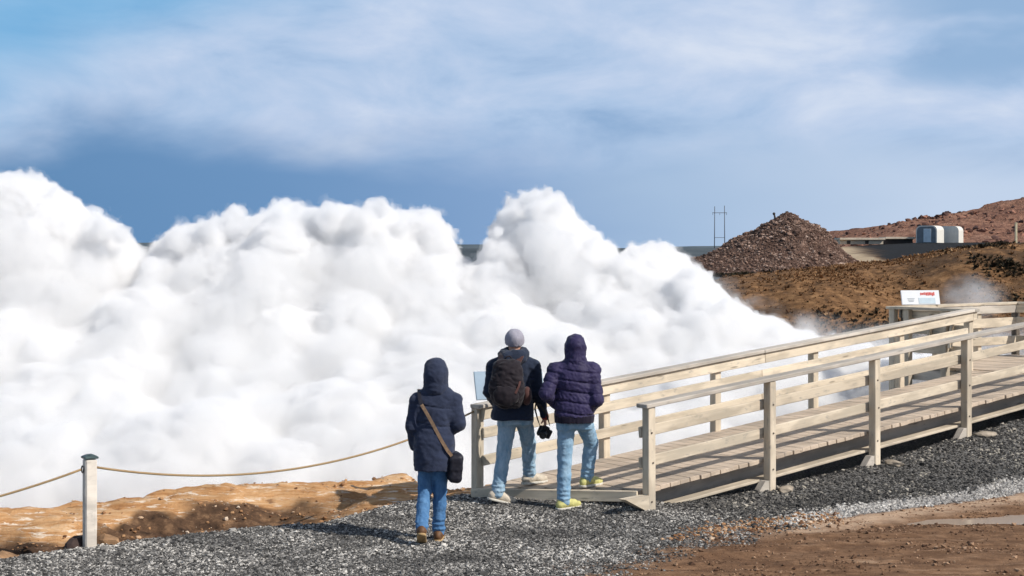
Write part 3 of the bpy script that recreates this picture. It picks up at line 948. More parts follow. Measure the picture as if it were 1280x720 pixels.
def plank(bm, s, wd, d0, d1, z, th=0.045):
    """one deck board across the ramp between d0 and d1"""
    c = bw(s, (d0 + d1) / 2, z - th / 2)
    pitch = math.atan(SLOPE) if s < SEND else 0
    R = Matrix.Rotation(TH, 4, 'Z') @ Matrix.Rotation(-pitch, 4, 'Y')
    add_box(bm, c, (wd, abs(d1 - d0), th), 0.004, R)


bm = bmesh.new()
s = S0F + 0.06
while s < 14.0:
    wd = 0.138
    lo = DN - 0.095 + random.uniform(-0.012, 0.012)
    if s < 0: lo = -s * WID / -S0F * 1.0 + 0.02     # skewed front edge
    hi = WID + 0.04
    if SEND + 0.05 < s < PLE: hi = WID + PLN + 0.05
    if lo < hi - 0.1:
        plank(bm, s, wd, lo, hi, deck_z(s) + random.uniform(-0.002, 0.002))
    s += 0.145
dk = bm_obj('deck', bm, M['wood_deck'], B)

# posts, handrails and mid rails of the near side
PW = 0.098


def post(s, d, z0, z1, m='wood', foot=True, w=PW):
    p = board('post', bw(s, d, z0), bw(s, d, z1), w, w, M[m], B, up=(NX, NY, 0), bev=0.006, wob=0.002)
    return p


def brace(s, d, z, parent):
    bm = bmesh.new()
    L = 0.18; H = 0.13; W = 0.040
    pts = [(-L, 0), (0, 0), (0, H), (-0.06, H)]
    f = [bm.verts.new((x, -W, zz)) for x, zz in pts]; b = [bm.verts.new((x, W, zz)) for x, zz in pts]
    bm.faces.new(f[::-1]); bm.faces.new(b)
    for i in range(4):
        j = (i + 1) % 4
        bm.faces.new((f[i], f[j], b[j], b[i]))
    bmesh.ops.recalc_face_normals(bm, faces=bm.faces)
    w = Matrix.Translation(bw(s - PW / 2 - 0.002, d, z)) @ Matrix.Rotation(TH, 4, 'Z')
    o = bm_obj('brace', bm, M['wood_grey'], parent, w)  # darker grey wood carries the shadow at the post feet
    return o


near_s = [0.0, 1.79, 3.58, 5.37, 7.16, 9.0, 10.8, 12.6]
for i, s in enumerate(near_s):
    gz = float(land(*bw(s, -0.06).xy))
    p = post(s, DN - 0.155, gz - 0.25, deck_z(s) + RH - 0.042)
    if 0 < i: brace(s, DN - 0.155, gz - 0.03, p)
    for h_ in (0.585, 0.275, -0.10):
        c_ = bw(s + random.uniform(-0.012, 0.012), DN - 0.155 - PW / 2, deck_z(s) + h_ + random.uniform(-0.01, 0.01))
        n_ = Vector((-NX, -NY, 0))
        link('bolt', tube_mesh([c_ - n_ * 0.004, c_ + n_ * 0.009], 0.0095, 8), M['wood_dark'], p)
far_s = [S0F, 0.86, 2.65, 4.44, 6.22, SEND]
for i, s in enumerate(far_s):
    d = WID + 0.06
    gz = max(float(land(*bw(s, d).xy)) - 0.2, deck_z(s) - 1.6)
    post(s, d, gz, deck_z(s) + RH - 0.042, 'wood')


def rail(s0, s1, d, h, w, t, flat, name, m='wood', level=False, wob=0.002):
    """a rail following the deck, cut where the ramp turns level"""
    cuts = [s0] + ([SEND] if s0 < SEND < s1 else []) + [s1]
    for a, b in zip(cuts[:-1], cuts[1:]):
        ln = 5.4
        k = max(1, int(round((b - a) / ln)))
        for q in range(k):
            u0 = a + (b - a) * q / k; u1 = a + (b - a) * (q + 1) / k
            g = 0.0015
            p0 = bw(u0 + g, d, deck_z(u0) + h); p1 = bw(u1 - g, d, deck_z(u1) + h)
            if flat: board(name, p0, p1, w, t, M[m], B, wob=wob)
            else: board(name, p0, p1, w, t, M[m], B, up=(NX, NY, 0), wob=wob)


# near handrail: a flat cap on an edge board; two boards inside the posts
rail(-0.09, 14.0, DN - 0.14, RH - 0.02, 0.16, 0.042, True, 'handrail', 'wood_grey')
rail(-0.06, 14.0, DN - 0.080, 0.585, 0.110, 0.035, False, 'mid_rail')
rail(-0.06, 14.0, DN - 0.080, 0.275, 0.110, 0.035, False, 'mid_rail')
# far handrail leans its face to the walkers, two boards below
rail(S0F - 0.07, SEND + 0.10, WID + 0.02, RH - 0.02, 0.16, 0.042, True, 'handrail', 'wood_grey')
rail(S0F + 0.01, SEND + 0.10, WID - 0.008, RH - 0.105, 0.12, 0.036, False, 'edge_board')
rail(S0F + 0.02, SEND - 0.12, WID - 0.008, 0.575, 0.110, 0.035, False, 'mid_rail')
rail(S0F + 0.02, SEND - 0.12, WID - 0.008, 0.285, 0.110, 0.035, False, 'mid_rail')
# beams below the deck
rail(0.03, 14.0, DN + 0.20, -0.045 - 0.135, 0.26, 0.05, False, 'beam', 'wood_grey')
rail(0.03, 14.0, DN - 0.03, -0.045 - 0.185, 0.13, 0.032, True, 'ledger', 'wood')
rail(S0F + 0.05, 14.0, WID - 0.02, -0.045 - 0.09, 0.16, 0.05, False, 'beam', 'wood_grey')
rail(S0F + 0.4, 14.0, WID / 2, -0.045 - 0.09, 0.16, 0.05, False, 'beam', 'wood_grey')
# sill board closing the ramp's lower end
p0 = bw(-0.10, DN - 0.10, deck_z(0) - 0.055); p1 = bw(S0F - 0.10, WID + 0.03, deck_z(S0F) - 0.055)
board('sill_board', p0, p1, 0.11, 0.05, M['wood'], B, up=((p1 - p0).normalized().cross(Vector((0, 0, 1)))), wob=0.002)
# wedge under the first near post
bm = bmesh.new()
for y_ in (-0.05, 0.05):
    pass
pts = [(-0.36, 0.16), (0.05, 0.16), (0.05, -0.03)]
f = [bm.verts.new((x, -0.049, z)) for x, z in pts]; b_ = [bm.verts.new((x, 0.049, z)) for x, z in pts]
bm.faces.new(f[::-1]); bm.faces.new(b_)
for i in range(3):
    j = (i + 1) % 3
    bm.faces.new((f[i], f[j], b_[j], b_[i]))
bmesh.ops.recalc_face_normals(bm, faces=bm.faces)
bm_obj('foot_wedge', bm, M['wood'], B, Matrix.Translation(bw(-0.055, DN - 0.157, 0.055)) @ Matrix.Rotation(TH + math.radians(8), 4, 'Z'))

# the viewing platform: three sides of railing on posts
def seg_rail(a, b, z, w, t, flat, name, m='wood'):
    p0 = bw(a[0], a[1], z); p1 = bw(b[0], b[1], z)
    up = (0, 0, 1) if flat else tuple((p1 - p0).normalized().cross(Vector((0, 0, 1))))
    board(name, p0, p1, w, t, M[m], B, up=up, wob=0.002)


c1 = (SEND, WID + 0.06); c2 = (SEND, WID + PLN); c3 = (PLE, WID + PLN); c4 = (PLE, WID + 0.06)
for a, b in ((c1, c2), (c2, c3), (c3, c4)):
    L = math.hypot(b[0] - a[0], b[1] - a[1])
    ds = ((b[0] - a[0]) / L, (b[1] - a[1]) / L)
    inn = (ds[1], -ds[0])
    e0 = (a[0] - ds[0] * (-0.02 if a == c1 else 0.08), a[1] - ds[1] * (-0.02 if a == c1 else 0.08))
    e1 = (b[0] + ds[0] * 0.075 * (b != c4), b[1] + ds[1] * 0.075 * (b != c4))
    if a == c1: e1 = (b[0], b[1] - 0.085)
    if a == c3: e0 = (a[0], a[1] - 0.085)
    seg_rail(e0, e1, ZT + RH - 0.02, 0.165, 0.042, True, 'handrail', 'wood')
    o_ = 0.068
    i0 = (a[0] + inn[0] * o_ + ds[0] * 0.06, a[1] + inn[1] * o_ + ds[1] * 0.06); i1 = (b[0] + inn[0] * o_ - ds[0] * 0.12, b[1] + inn[1] * o_ - ds[1] * 0.12)
    seg_rail(i0, i1, ZT + RH - 0.11, 0.12, 0.034, False, 'edge_board', 'wood_grey' if a == c2 else 'wood')
    seg_rail(i0, i1, ZT + 0.56, 0.15, 0.034, False, 'mid_rail')
    seg_rail(i0, i1, ZT + 0.27, 0.13, 0.034, False, 'mid_rail')
    k = 3 if a == c2 else 2
    for q in range(k + (a == c3)):
        f_ = (q + (0 if a != c1 else 0.6)) / k
        s_, d_ = a[0] + (b[0] - a[0]) * f_, a[1] + (b[1] - a[1]) * f_
        gz = max(float(land(*bw(s_, d_).xy)), ZT - 2.2)
        post(s_, d_, gz, ZT + RH - 0.042, 'wood_dark' if (a == c3 and q == 0) else 'wood')  # shade on the corner post is put into its dark wood colour
post(c2[0] + 0.1, c2[1] - 0.12, ZT - 2.0, ZT + RH - 0.045, 'wood_dark', w=0.08)
# knee braces under the platform handrail
for d_ in (WID + 0.35, WID + 0.72, WID + 1.08):
    board('strut', bw(SEND + 0.055, d_, ZT + RH - 0.10), bw(SEND - 0.03, d_, ZT + 0.30), 0.07, 0.04, M['wood'], B, up=(NX, NY, 0))
for s_ in np.arange(SEND + 0.1, PLE, 0.9):
    board('joist', bw(s_, WID + 0.1, ZT - 0.125), bw(s_, WID + PLN, ZT - 0.125), 0.05, 0.15, M['wood_grey'], B)


# ------------------------------------------------------------------ information signs on the railings
def sign(s, d, z, wd, ht, tilt, faceang, board_m, label, art):
    root = empty('information_sign', bw(s, d, z), label, 'sign', None, 0)
    W = Matrix.Translation(bw(s, d, z)) @ Matrix.Rotation(faceang, 4, 'Z') @ Matrix.Rotation(tilt, 4, 'X')
    bm = bmesh.new(); add_box(bm, (0, 0, ht / 2), (wd, 0.022, ht), 0.004)
    bm_obj('panel', bm, M[board_m], root, W)
    for x in (-wd * 0.3, wd * 0.3):
        bm = bmesh.new(); add_box(bm, (x, 0.03, 0.0), (0.04, 0.03, 0.34), 0.003)
        bm_obj('bracket', bm, M['wood_dark'], root, W)
    art(root, W, wd, ht)
    return root


def plate(name, root, W, x, z, w, h, m, y=-0.0135):
    bm = bmesh.new(); add_box(bm, (x, y, z), (w, 0.003, h))
    return bm_obj(name, bm, M[m], root, W)


def art_white(root, W, w, h):
    bm = bmesh.new()
    x = 0.0
    rr = random.Random(3)
    while x < 0.22:                       # an illegible red heading
        ww = rr.uniform(0.012, 0.026)
        add_box(bm, (0.0 + x + ww / 2, -0.0135, h * 0.74 + rr.uniform(-0.006, 0.006)), (ww, 0.003, rr.uniform(0.03, 0.055)))
        x += ww + 0.007
    bm_obj('heading', bm, M['ink_red'], root, W)
    plate('picture', root, W, 0.10, h * 0.27, 0.27, h * 0.40, 'sign_pale')
    bm = bmesh.new()
    for i in range(3):
        add_box(bm, (-0.16, -0.0135, h * 0.42 - i * 0.022), (0.12 - 0.02 * i, 0.003, 0.008))
    bm_obj('text_block', bm, M['ink_grey'], root, W)


def art_blue(root, W, w, h):
    plate('picture', root, W, 0.12, h * 0.55, w * 0.5, h * 0.6, 'sign_pale')


sign(SEND + 0.72, WID + PLN + 0.03, ZT + RH + 0.005, 0.62, 0.225, math.radians(-14), TH * 0.25, 'sign_white',
     'white information panel with red heading on the platform railing', art_white)
sign(-0.42, WID + 0.14, deck_z(-0.45) + RH - 0.03, 0.80, 0.31, math.radians(-16), TH * 0.6, 'sign_blue',
     'pale blue information panel on the railing behind the man with the backpack', art_blue)

# ------------------------------------------------------------------ rope barrier
RG = 'white rope posts along the crater edge'
def rope_post(x, y, label):
    z = float(land(x, y))
    r = empty('rope_post', (x, y, z), label, 'post', RG, math.radians(33))
    W = wm(r)
    bm = bmesh.new(); add_box(bm, (0, 0, 0.28), (0.104, 0.104, 1.02), 0.012)
    es = [e for e in bm.edges if abs(e.verts[0].co.z - e.verts[1].co.z) > 0.8]
    bmesh.ops.subdivide_edges(bm, edges=es, cuts=6, use_grid_fill=True)
    for v in bm.verts:
        v.co.x += random.uniform(-0.002, 0.002); v.co.y += random.uniform(-0.002, 0.002)
    bm_obj('shaft', bm, M['post_white'], r, W)
    bm = bmesh.new()
    add_box(bm, (0, 0, 0.803), (0.126, 0.126, 0.020), 0.005)
    lo = [bm.verts.new((a * 0.056, b * 0.056, 0.8145)) for a, b in ((-1, -1), (1, -1), (1, 1), (-1, 1))]
    hi = [bm.verts.new((a * 0.022, b * 0.022, 0.832)) for a, b in ((-1, -1), (1, -1), (1, 1), (-1, 1))]
    bm.faces.new(hi); bm.faces.new(lo[::-1])
    for i in range(4):
        j = (i + 1) % 4
        bm.faces.new((lo[i], lo[j], hi[j], hi[i]))
    bm_obj('cap', bm, M['cap_metal'], r, W)
    me = bpy.data.meshes.new('ring')
    link('rope_eye', tube_mesh([(0.08 * math.cos(a) - 0.0, -0.012 + 0.0 * a, 0.70 + 0.03 * math.sin(a)) if False else (-0.066 + 0.0 * a, 0.03 * math.cos(a), 0.70 + 0.03 * math.sin(a)) for a in np.linspace(0, 2 * math.pi, 14)], 0.006, 6), M['black_plastic'], r, W)
    return r


RP = (-3.80, 12.96)
rope_post(*RP, 'white wooden post with a green metal cap, rope tied to both sides')
RP2 = (-8.6, 11.4)
rope_post(*RP2, 'white wooden rope post standing beyond the left end of the rope')


def rope(a, b, sag, label):
    pts = []
    n = 40
    for i in range(n + 1):
        q = i / n
        p = Vector(a).lerp(Vector(b), q); p.z -= sag * 4 * q * (1 - q)
        pts.append(p)
    o = link('rope', tube_mesh(pts, 0.0105, 8), M['rope'])
    tag(o, label, 'rope', 'ropes hung between the posts')
    return o


z0 = float(land(*RP)); z1 = float(land(*RP2))
e = bw(S0F - 0.05, WID + 0.06, deck_z(S0F) + 0.80)
a = Vector((RP[0] + 0.055, RP[1] + 0.02, z0 + 0.71)); b = e
rope(a, b, 0.30, 'tan rope sagging from the post to the end of the boardwalk')
rope(Vector((RP2[0] + 0.09, RP2[1], z1 + 0.70)), Vector((RP[0] - 0.062, RP[1] - 0.04, z0 + 0.70)), 0.42, 'tan rope running out of the picture left of the post')

# ------------------------------------------------------------------ far things
def cabin(x, y, z, w, h, ln, label, front=True):
    r = empty('rounded_cabin', (x, y, z), label, 'cabin', 'round shouldered white cabins on the far plain', math.radians(-33))
    W = wm(r)
    prof = []
    rad = w * 0.23
    prof += [(-w / 2, 0)]
    for k in range(7):
        a = math.pi - k * math.pi / 12; prof.append((-w / 2 + rad + rad * math.cos(a), h - rad + rad * math.sin(a)))
    for k in range(7):
        a = math.pi / 2 - k * math.pi / 12; prof.append((w / 2 - rad + rad * math.cos(a), h - rad + rad * math.sin(a)))
    prof += [(w / 2, 0)]
    bm = bmesh.new()
    f = [bm.verts.new((px, 0, pz)) for px, pz in prof]; b_ = [bm.verts.new((px, ln, pz)) for px, pz in prof]
    n = len(prof)
    for i in range(n - 1): bm.faces.new((f[i], f[i + 1], b_[i + 1], b_[i]))
    bm.faces.new(f[::-1]); bm.faces.new(b_); bm.faces.new((f[0], b_[0], b_[-1], f[-1]))
    bmesh.ops.recalc_face_normals(bm, faces=bm.faces)
    bm_obj('shell', bm, M['cabin_white'], r, W)
    bm = bmesh.new()
    f = [bm.verts.new((px * 0.9, -0.05, pz * 0.94)) for px, pz in prof]; b_ = [bm.verts.new((px * 0.9, -0.005, pz * 0.94)) for px, pz in prof]
    for i in range(n): bm.faces.new((f[i], f[(i + 1) % n], b_[(i + 1) % n], b_[i]))
    bm.faces.new(f[::-1])
    bmesh.ops.recalc_face_normals(bm, faces=bm.faces)
    if not front:
        bm.free()
        return r
    fr = bm_obj('front', bm, M['cabin_front'], r, W)
    bm = bmesh.new(); add_box(bm, (0.05 * w, -0.09, h * 0.42), (w * 0.36, 0.05, h * 0.78), 0.02)
    bm_obj('door', bm, M['cabin_panel'], fr, W)
    return r


YCB = 205.0
p = at(1158, 303, YCB); cabin(p.x, p.y, p.z - 0.05, 3.0, 2.45, 3.4, 'white round shouldered cabin with its dark glazed front showing')
p = at(1183.5, 303, YCB + 3); cabin(p.x + 0.2, p.y, p.z - 0.05, 3.0, 2.4, 2.4, 'white round shouldered cabin showing only its pale side, to the right of the glazed one', False)


def low_shed(px0, px1, Y, label, hgt, roof, wall):
    a = at(px0, 304, Y); b = at(px1, 304, Y)
    w = b.x - a.x
    r = empty('low_shed', ((a.x + b.x) / 2, Y, a.z - 0.15), label, 'shed', 'low sheds beside the cabins')
    W = wm(r)
    bm = bmesh.new(); add_box(bm, (0, 1.5, hgt / 2), (w, 3.0, hgt), 0.02)
    bm_obj('wall', bm, M[wall], r, W)
    bm = bmesh.new(); add_box(bm, (0, 1.35, hgt + 0.15), (w + 0.3, 3.9, 0.30), 0.03)
    bm_obj('roof', bm, M[roof], r, W)
    bm = bmesh.new()
    bm.free()
    for q in (-0.3, 0.12):
        bm = bmesh.new(); add_box(bm, (w * q, -0.03, hgt * 0.45), (w * 0.08, 0.05, hgt * 0.8))
        bm_obj('vent_opening', bm, M['shed_dark'], r, W)
    return r


low_shed(1050, 1104, 206, 'long low concrete shed with a sand coloured wall and roof', 0.62, 'concrete', 'concrete')
low_shed(1107, 1141, 208, 'low shed between long shed and cabin, shade put into the dark colour of its front', 0.75, 'concrete', 'shed_dark')  # dark wall colour stands for the shadow on this front

p = at(1270, 301, 62)
r = empty('marker_post', (p.x, p.y, float(land(p.x, p.y)) - 0.05), 'short yellowish marker post on the brown slope at the far right', 'post')
bm = bmesh.new(); add_box(bm, (0, 0, 0.38 + (p.z - r.location.z) / 2), (0.09, 0.09, 0.70 + (p.z - r.location.z)), 0.01)
bm_obj('shaft', bm, M['marker'], r, wm(r))
bm = bmesh.new(); add_box(bm, (0, 0, 0.755 + (p.z - r.location.z)), (0.10, 0.10, 0.05), 0.01)
bm_obj('cap', bm, M['marker'], r, wm(r))

p = at(968.5, 279, 80)
r = empty('stake', (p.x, p.y, mound_h(np.array(p.x), np.array(p.y)) - 0.1), 'small dark stake standing left of the heap top', 'stake')
link('shaft', tube_mesh([(0, 0, 0), (0.02, 0, 0.15), (-0.03, 0, 0.35)], [0.05, 0.06, 0.05], 6), M['shed_dark'], r, wm(r))
link('head', tube_mesh([(-0.03, 0, 0.35), (-0.05, 0, 0.42), (-0.06, 0, 0.48)], [0.06, 0.09, 0.04], 6), M['shed_dark'], r, wm(r))

# power line frame
YP = 900.0
zb_ = 1.2
r = empty('power_pylon', (at(899.5, 300, YP).x, YP, zb_), 'dark H shaped power line pylon standing on the horizon', 'pylon')
W = wm(r)
xo = 3.05
for sx, top in ((-xo, 258), (xo, 257)):
    zt = at(0, top, YP).z - zb_
    link('pole', tube_mesh([(sx * 1.06, 0, -1), (sx, 0, zt)], [0.30, 0.20], 8), M['pylon'], r, W)
for z_, hw, th in ((266, 4.6, 0.34), (297, 3.2, 0.28)):
    zz_ = at(0, z_, YP).z - zb_
    bm = bmesh.new(); add_box(bm, (0, -0.42, zz_), (2 * hw, 0.25, th), 0.02)
    bm_obj('crossbeam', bm, M['pylon'], r, W)
for sx in (-4.3, 0, 4.3):
    zz_ = at(0, 266, YP).z - zb_
    link('insulator', tube_mesh([(sx, -0.42, zz_ - 0.15), (sx, -0.42, zz_ - 1.4)], 0.12, 6), M['pylon'], r, W)
# ------------------------------------------------------------------ people
V3 = lambda *a: np.array(a, np.float32)


def unit(v):
    v = np.array(v, np.float32); return v / np.linalg.norm(v)


def hand(Fd, w, d, n, side, curl=0.5, sc=1.0):
    w = V3(*w); d = unit(d); n = unit(np.array(n) - d * np.dot(n, d)); a = np.cross(d, n) * side
    for i in range(4):
        b = w + (d * 0.088 + a * (0.031 - 0.0205 * i)) * sc
        Fd.cap(w + (d * 0.012 + a * (0.016 - 0.011 * i)) * sc, b, 0.0145 * sc, 0.0115 * sc, 0.012)
        L = (0.070, 0.078, 0.072, 0.056)[i] * sc; ang = 0.25 * curl; p = b
        for fr, r0, r1 in ((0.45, 0.0100, 0.0092), (0.31, 0.0092, 0.0085), (0.24, 0.0085, 0.0075)):
            ang += 0.75 * curl
            q = p + (d * math.cos(ang) + n * math.sin(ang)) * L * fr
            Fd.cap(p, q, r0 * sc, r1 * sc, 0.003); p = q
    t0 = w + (d * 0.022 + a * 0.024) * sc
    t1 = t0 + unit(a * 0.75 + d * 0.6 + n * 0.35) * 0.040 * sc
    t2 = t1 + unit(a * 0.15 + d * 0.8 + n * 0.6) * 0.030 * sc
    t3 = t2 + unit(a * -0.1 + d * 0.8 + n * 0.7) * 0.024 * sc
    Fd.cap(t0, t1, 0.015 * sc, 0.0115 * sc, 0.012); Fd.cap(t1, t2, 0.0115 * sc, 0.010 * sc, 0.004); Fd.cap(t2, t3, 0.010 * sc, 0.0085 * sc, 0.004)


def make_body(p):
    Fd = Field((-0.55, -0.55, -0.02), (0.60, 0.62, 1.86), 0.007)
    h = V3(*p['head']); fw = unit(p.get('face', (0, 1, 0))); rt = unit(np.cross(fw, (0, 0, 1))); up = V3(0, 0, 1)
    def hp(x, y, z): return h + rt * x + fw * y + up * z
    rotz = Matrix.Rotation(math.atan2(-fw[0], fw[1]), 4, 'Z')
    Fd.ell(hp(0, -0.012, 0.025), (0.074, 0.094, 0.092), 0.02, rotz)             # skull
    Fd.ell(hp(0, 0.022, -0.045), (0.060, 0.068, 0.072), 0.03, rotz)             # jaw
    Fd.ell(hp(0, 0.070, -0.098), (0.022, 0.020, 0.018), 0.02, rotz)             # chin
    Fd.cap(hp(0, 0.083, 0.012), hp(0, 0.104, -0.028), 0.009, 0.014, 0.012)      # nose
    Fd.cap(hp(-0.018, 0.083, -0.062), hp(0.018, 0.083, -0.062), 0.008, 0.008, 0.006)   # lips
    for sx in (-1, 1):
        Fd.cap(hp(sx * 0.018, 0.082, 0.030), hp(sx * 0.050, 0.070, 0.030), 0.009, 0.007, 0.012)   # brow
        Fd.ell(hp(sx * 0.076, -0.002, -0.012), (0.012, 0.020, 0.031), 0.006, rotz)   # ear
        Fd.ell(hp(sx * 0.031, 0.076, 0.006), (0.012, 0.011, 0.010), 0.004, rotz)     # eyeball
    nb = V3(*p['neck'])
    Fd.cap(h + V3(0, -0.02, -0.06), nb, 0.054, 0.060, 0.03)
    pel = V3(*p['pelvis']); ch = nb + (pel - nb) * 0.33
    Fd.cap(nb + V3(-0.06, 0, -0.05), nb + V3(0.06, 0, -0.05), 0.06, 0.06, 0.05)
    for o in (-0.06, 0.06):
        Fd.cap(ch + V3(o, 0, 0), nb + (pel - nb) * 0.62 + V3(o * 0.75, 0, 0), 0.105, 0.092, 0.05)
        Fd.cap(nb + (pel - nb) * 0.62 + V3(o * 0.75, 0, 0), pel + V3(o, 0, 0), 0.092, 0.10, 0.05)
    for sd in ('L', 'R'):
        s, e, w = (V3(*q) for q in p['arm' + sd])
        Fd.cap(ch + (s - ch) * 0.5 + V3(0, 0, 0.05), s, 0.06, 0.052, 0.05)
        Fd.cap(s, e, 0.048, 0.037, 0.03); Fd.cap(e, w, 0.038, 0.026, 0.02)
        hd, hn, sg, cu = p['hand' + sd]
        hand(Fd, w, hd, hn, sg, cu, p.get('hs', 1.0))
        hp_, k, a = (V3(*q) for q in p['leg' + sd])
        Fd.cap(hp_, k, 0.078, 0.052, 0.05); Fd.cap(k, k + (a - k) * 0.35, 0.050, 0.050, 0.03); Fd.cap(k + (a - k) * 0.35, a, 0.050, 0.034, 0.03)
        td = unit(p['toe' + sd])
        Fd.cap(a + V3(0, 0, -0.02), a + V3(0, 0, -0.045) + td * 0.13, 0.034, 0.026, 0.03)
        Fd.cap(a + V3(0, 0, -0.02), a - V3(td[0], td[1], 0) * 0.035 + V3(0, 0, -0.04), 0.034, 0.028, 0.03)
    return Fd.mesh('person')


def person(loc, p, label):
    me = make_body(p)
    o = link('person', me, M['skin'], None, Matrix.Translation(loc))
    return tag(o, label, 'person')


def wear(name, Fd, m, par):
    return link(name, Fd.mesh(name), M[m], par, wm(par))


def trousers(p, waist_z, r, m, par, cuff=0.0, w_amp=0.006):
    Fd = Field((-0.5, -0.5, 0.0), (0.55, 0.6, 1.12), 0.009)
    pel = V3(*p['pelvis'])
    hl, hr = V3(*p['legL'][0]), V3(*p['legR'][0])
    Fd.loft([(pel[2] - 0.12, (hl + hr)[0] / 2, pel[1], 0.165, 0.125), (pel[2] + 0.02, pel[0], pel[1], 0.172, 0.135), (waist_z, pel[0], pel[1], 0.155, 0.115)], 0.05, 2.4)
    Fd.ell((hl[0], hl[1] - 0.045, hl[2] - 0.01), (0.095, 0.095, 0.11), 0.06); Fd.ell((hr[0], hr[1] - 0.045, hr[2] - 0.01), (0.095, 0.095, 0.11), 0.06)
    for sd in ('L', 'R'):
        h, k, a = (V3(*q) for q in p['leg' + sd])
        ad = unit(a - k); ae = a + ad * 0.015
        Fd.cap(h, k, r[0], r[1], 0.035)
        Fd.cap(k, k + (a - k) * 0.4, r[1], r[1] * 0.97, 0.02); Fd.cap(k + (a - k) * 0.4, ae, r[1] * 0.97, r[2], 0.015)
        for q in range(3):      # folds stacking over the shoe and behind the knee
            c = a - ad * (0.02 + 0.045 * q)
            Fd.ell(c + V3(0.004 * (-1) ** q, -0.006, 0), (r[2] + 0.006, r[2] + 0.008, 0.018), 0.02)
    Fd.wrinkle(w_amp, (11, 11, 17), 3.0); Fd.wrinkle(w_amp * 0.7, (24, 24, 30), 8.0, ridged=True)
    return wear('trousers', Fd, m, par)


def shoe(p, sd, m, sole, par, sc=1.0, boot=False):
    a = V3(*p['leg' + sd][2]); td = unit(p['toe' + sd]); dn = unit(np.cross(np.cross(td, (0, 0, -1)), td)) if abs(td[2]) < 0.99 else V3(0, 0, -1)
    Fd = Field(a - 0.30, a + 0.30, 0.007)
    heel = a - td * 0.045 * sc + dn * 0.045; ball = a + td * 0.125 * sc + dn * 0.052; toe = a + td * 0.185 * sc + dn * 0.055
    Fd.cap(a - dn * (0.06 if boot else 0.0), a + dn * 0.03, 0.048 * sc, 0.047 * sc, 0.02)
    Fd.cap(a + dn * 0.02, ball - dn * 0.006, 0.046 * sc, 0.042 * sc, 0.03)
    Fd.ell(heel, (0.042 * sc, 0.046 * sc, 0.045), 0.03); Fd.cap(ball, toe, 0.041 * sc, 0.030 * sc, 0.02)
    lim = a + dn * 0.078
    Fd.cut(lambda x, y, z: -(((x - lim[0]) * dn[0] + (y - lim[1]) * dn[1] + (z - lim[2]) * dn[2])))
    Fd.wrinkle(0.002, 40, 1)
    s = wear('shoe', Fd, m, par)
    Fs = Field(a - 0.32, a + 0.32, 0.007)
    for u, v, r0, r1 in ((heel, ball, 0.047, 0.048), (ball, toe, 0.048, 0.036)):
        uu = u + dn * (np.dot(lim - u, dn)); vv = v + dn * (np.dot(lim - v, dn))
        Fs.cap(uu, vv, r0 * sc, r1 * sc, 0.01)
    Fs.cut(lambda x, y, z: -(np.abs((x - lim[0]) * dn[0] + (y - lim[1]) * dn[1] + (z - lim[2]) * dn[2] - 0.006) - 0.0125) * 1.0)
    wear('sole', Fs, sole, s)
    return s


def sleeve(Fd, arm, r0, r1, r2, k=0.03, groove=None):
    s, e, w = (V3(*q) for q in arm)
    Fd.cap(s, e, r0, r1, k, groove=groove); Fd.cap(e, w, r1, r2, 0.02, groove=groove)


# --- the woman in the long coat
WL = (float((538 - 640) * 13.2 / F), 13.2, float(land((538 - 640) * 13.2 / F, 13.2)))
pw = dict(head=(0.05, 0.03, 1.525), neck=(0.05, 0.0, 1.40), pelvis=(0.035, 0, 0.84), face=(0.05, 1, -0.03),
          armL=((-0.125, 0.0, 1.285), (-0.168, -0.03, 1.05), (-0.145, 0.08, 0.86)), armR=((0.225, 0.0, 1.285), (0.262, -0.045, 1.075), (0.19, 0.15, 1.00)),
          handL=((0.1, 0.35, -1), (1, 0, 0), -1, 0.4), handR=((-0.6, 0.8, -0.15), (-1, -0.3, 0), 1, 0.6), hs=0.92,
          legL=((-0.04, 0, 0.80), (-0.055, 0.03, 0.46), (-0.068, -0.20, 0.155)), legR=((0.10, 0, 0.80), (0.085, 0.07, 0.45), (0.072, 0.05, 0.085)),
          toeL=(-0.05, 0.86, -0.50), toeR=(0.10, 1, 0))
w = person(WL, pw, 'woman in a long navy hooded coat and blue jeans walking on the gravel')
trousers(pw, 0.93, (0.086, 0.063, 0.056), 'jeans_blue', w)
Fd = Field((-0.36, -0.34, 0.60), (0.46, 0.36, 1.50), 0.009)
Fd.loft([(0.650, 0.022, -0.015, 0.172, 0.165), (0.80, 0.032, -0.01, 0.190, 0.172), (0.95, 0.038, -0.005, 0.190, 0.166), (1.075, 0.045, 0.0, 0.165, 0.135), (1.20, 0.05, 0.0, 0.180, 0.130), (1.30, 0.05, 0.0, 0.172, 0.112), (1.37, 0.05, 0.0, 0.120, 0.090), (1.43, 0.05, 0.0, 0.085, 0.08)], 0.03, 2.3, grooves=(1.075, 1.24), dep=0.010, gw=0.008)
for sx, arm in ((-1, 'armL'), (1, 'armR')):
    s_ = V3(*pw[arm][0]); Fd.cap((0.05 + sx * 0.05, 0, 1.365), s_, 0.062, 0.064, 0.06)
sleeve(Fd, pw['armL'], 0.064, 0.063, 0.055, 0.04); sleeve(Fd, pw['armR'], 0.064, 0.066, 0.054, 0.04)
Fd.wrinkle(0.007, (5.5, 5.5, 8), 1.0); Fd.wrinkle(0.0045, (12, 12, 19), 5.0, ridged=True); Fd.wrinkle(0.003, (30, 30, 40), 9.0)
Fd.cut(lambda x, y, z: z - 0.652 - 0.006 * np.sin(x * 23) - 0.02 * x + 0 * y)
jw = wear('coat', Fd, 'coat_navy', w)
Fd = Field((-0.16, -0.22, 1.34), (0.26, 0.26, 1.74), 0.008)
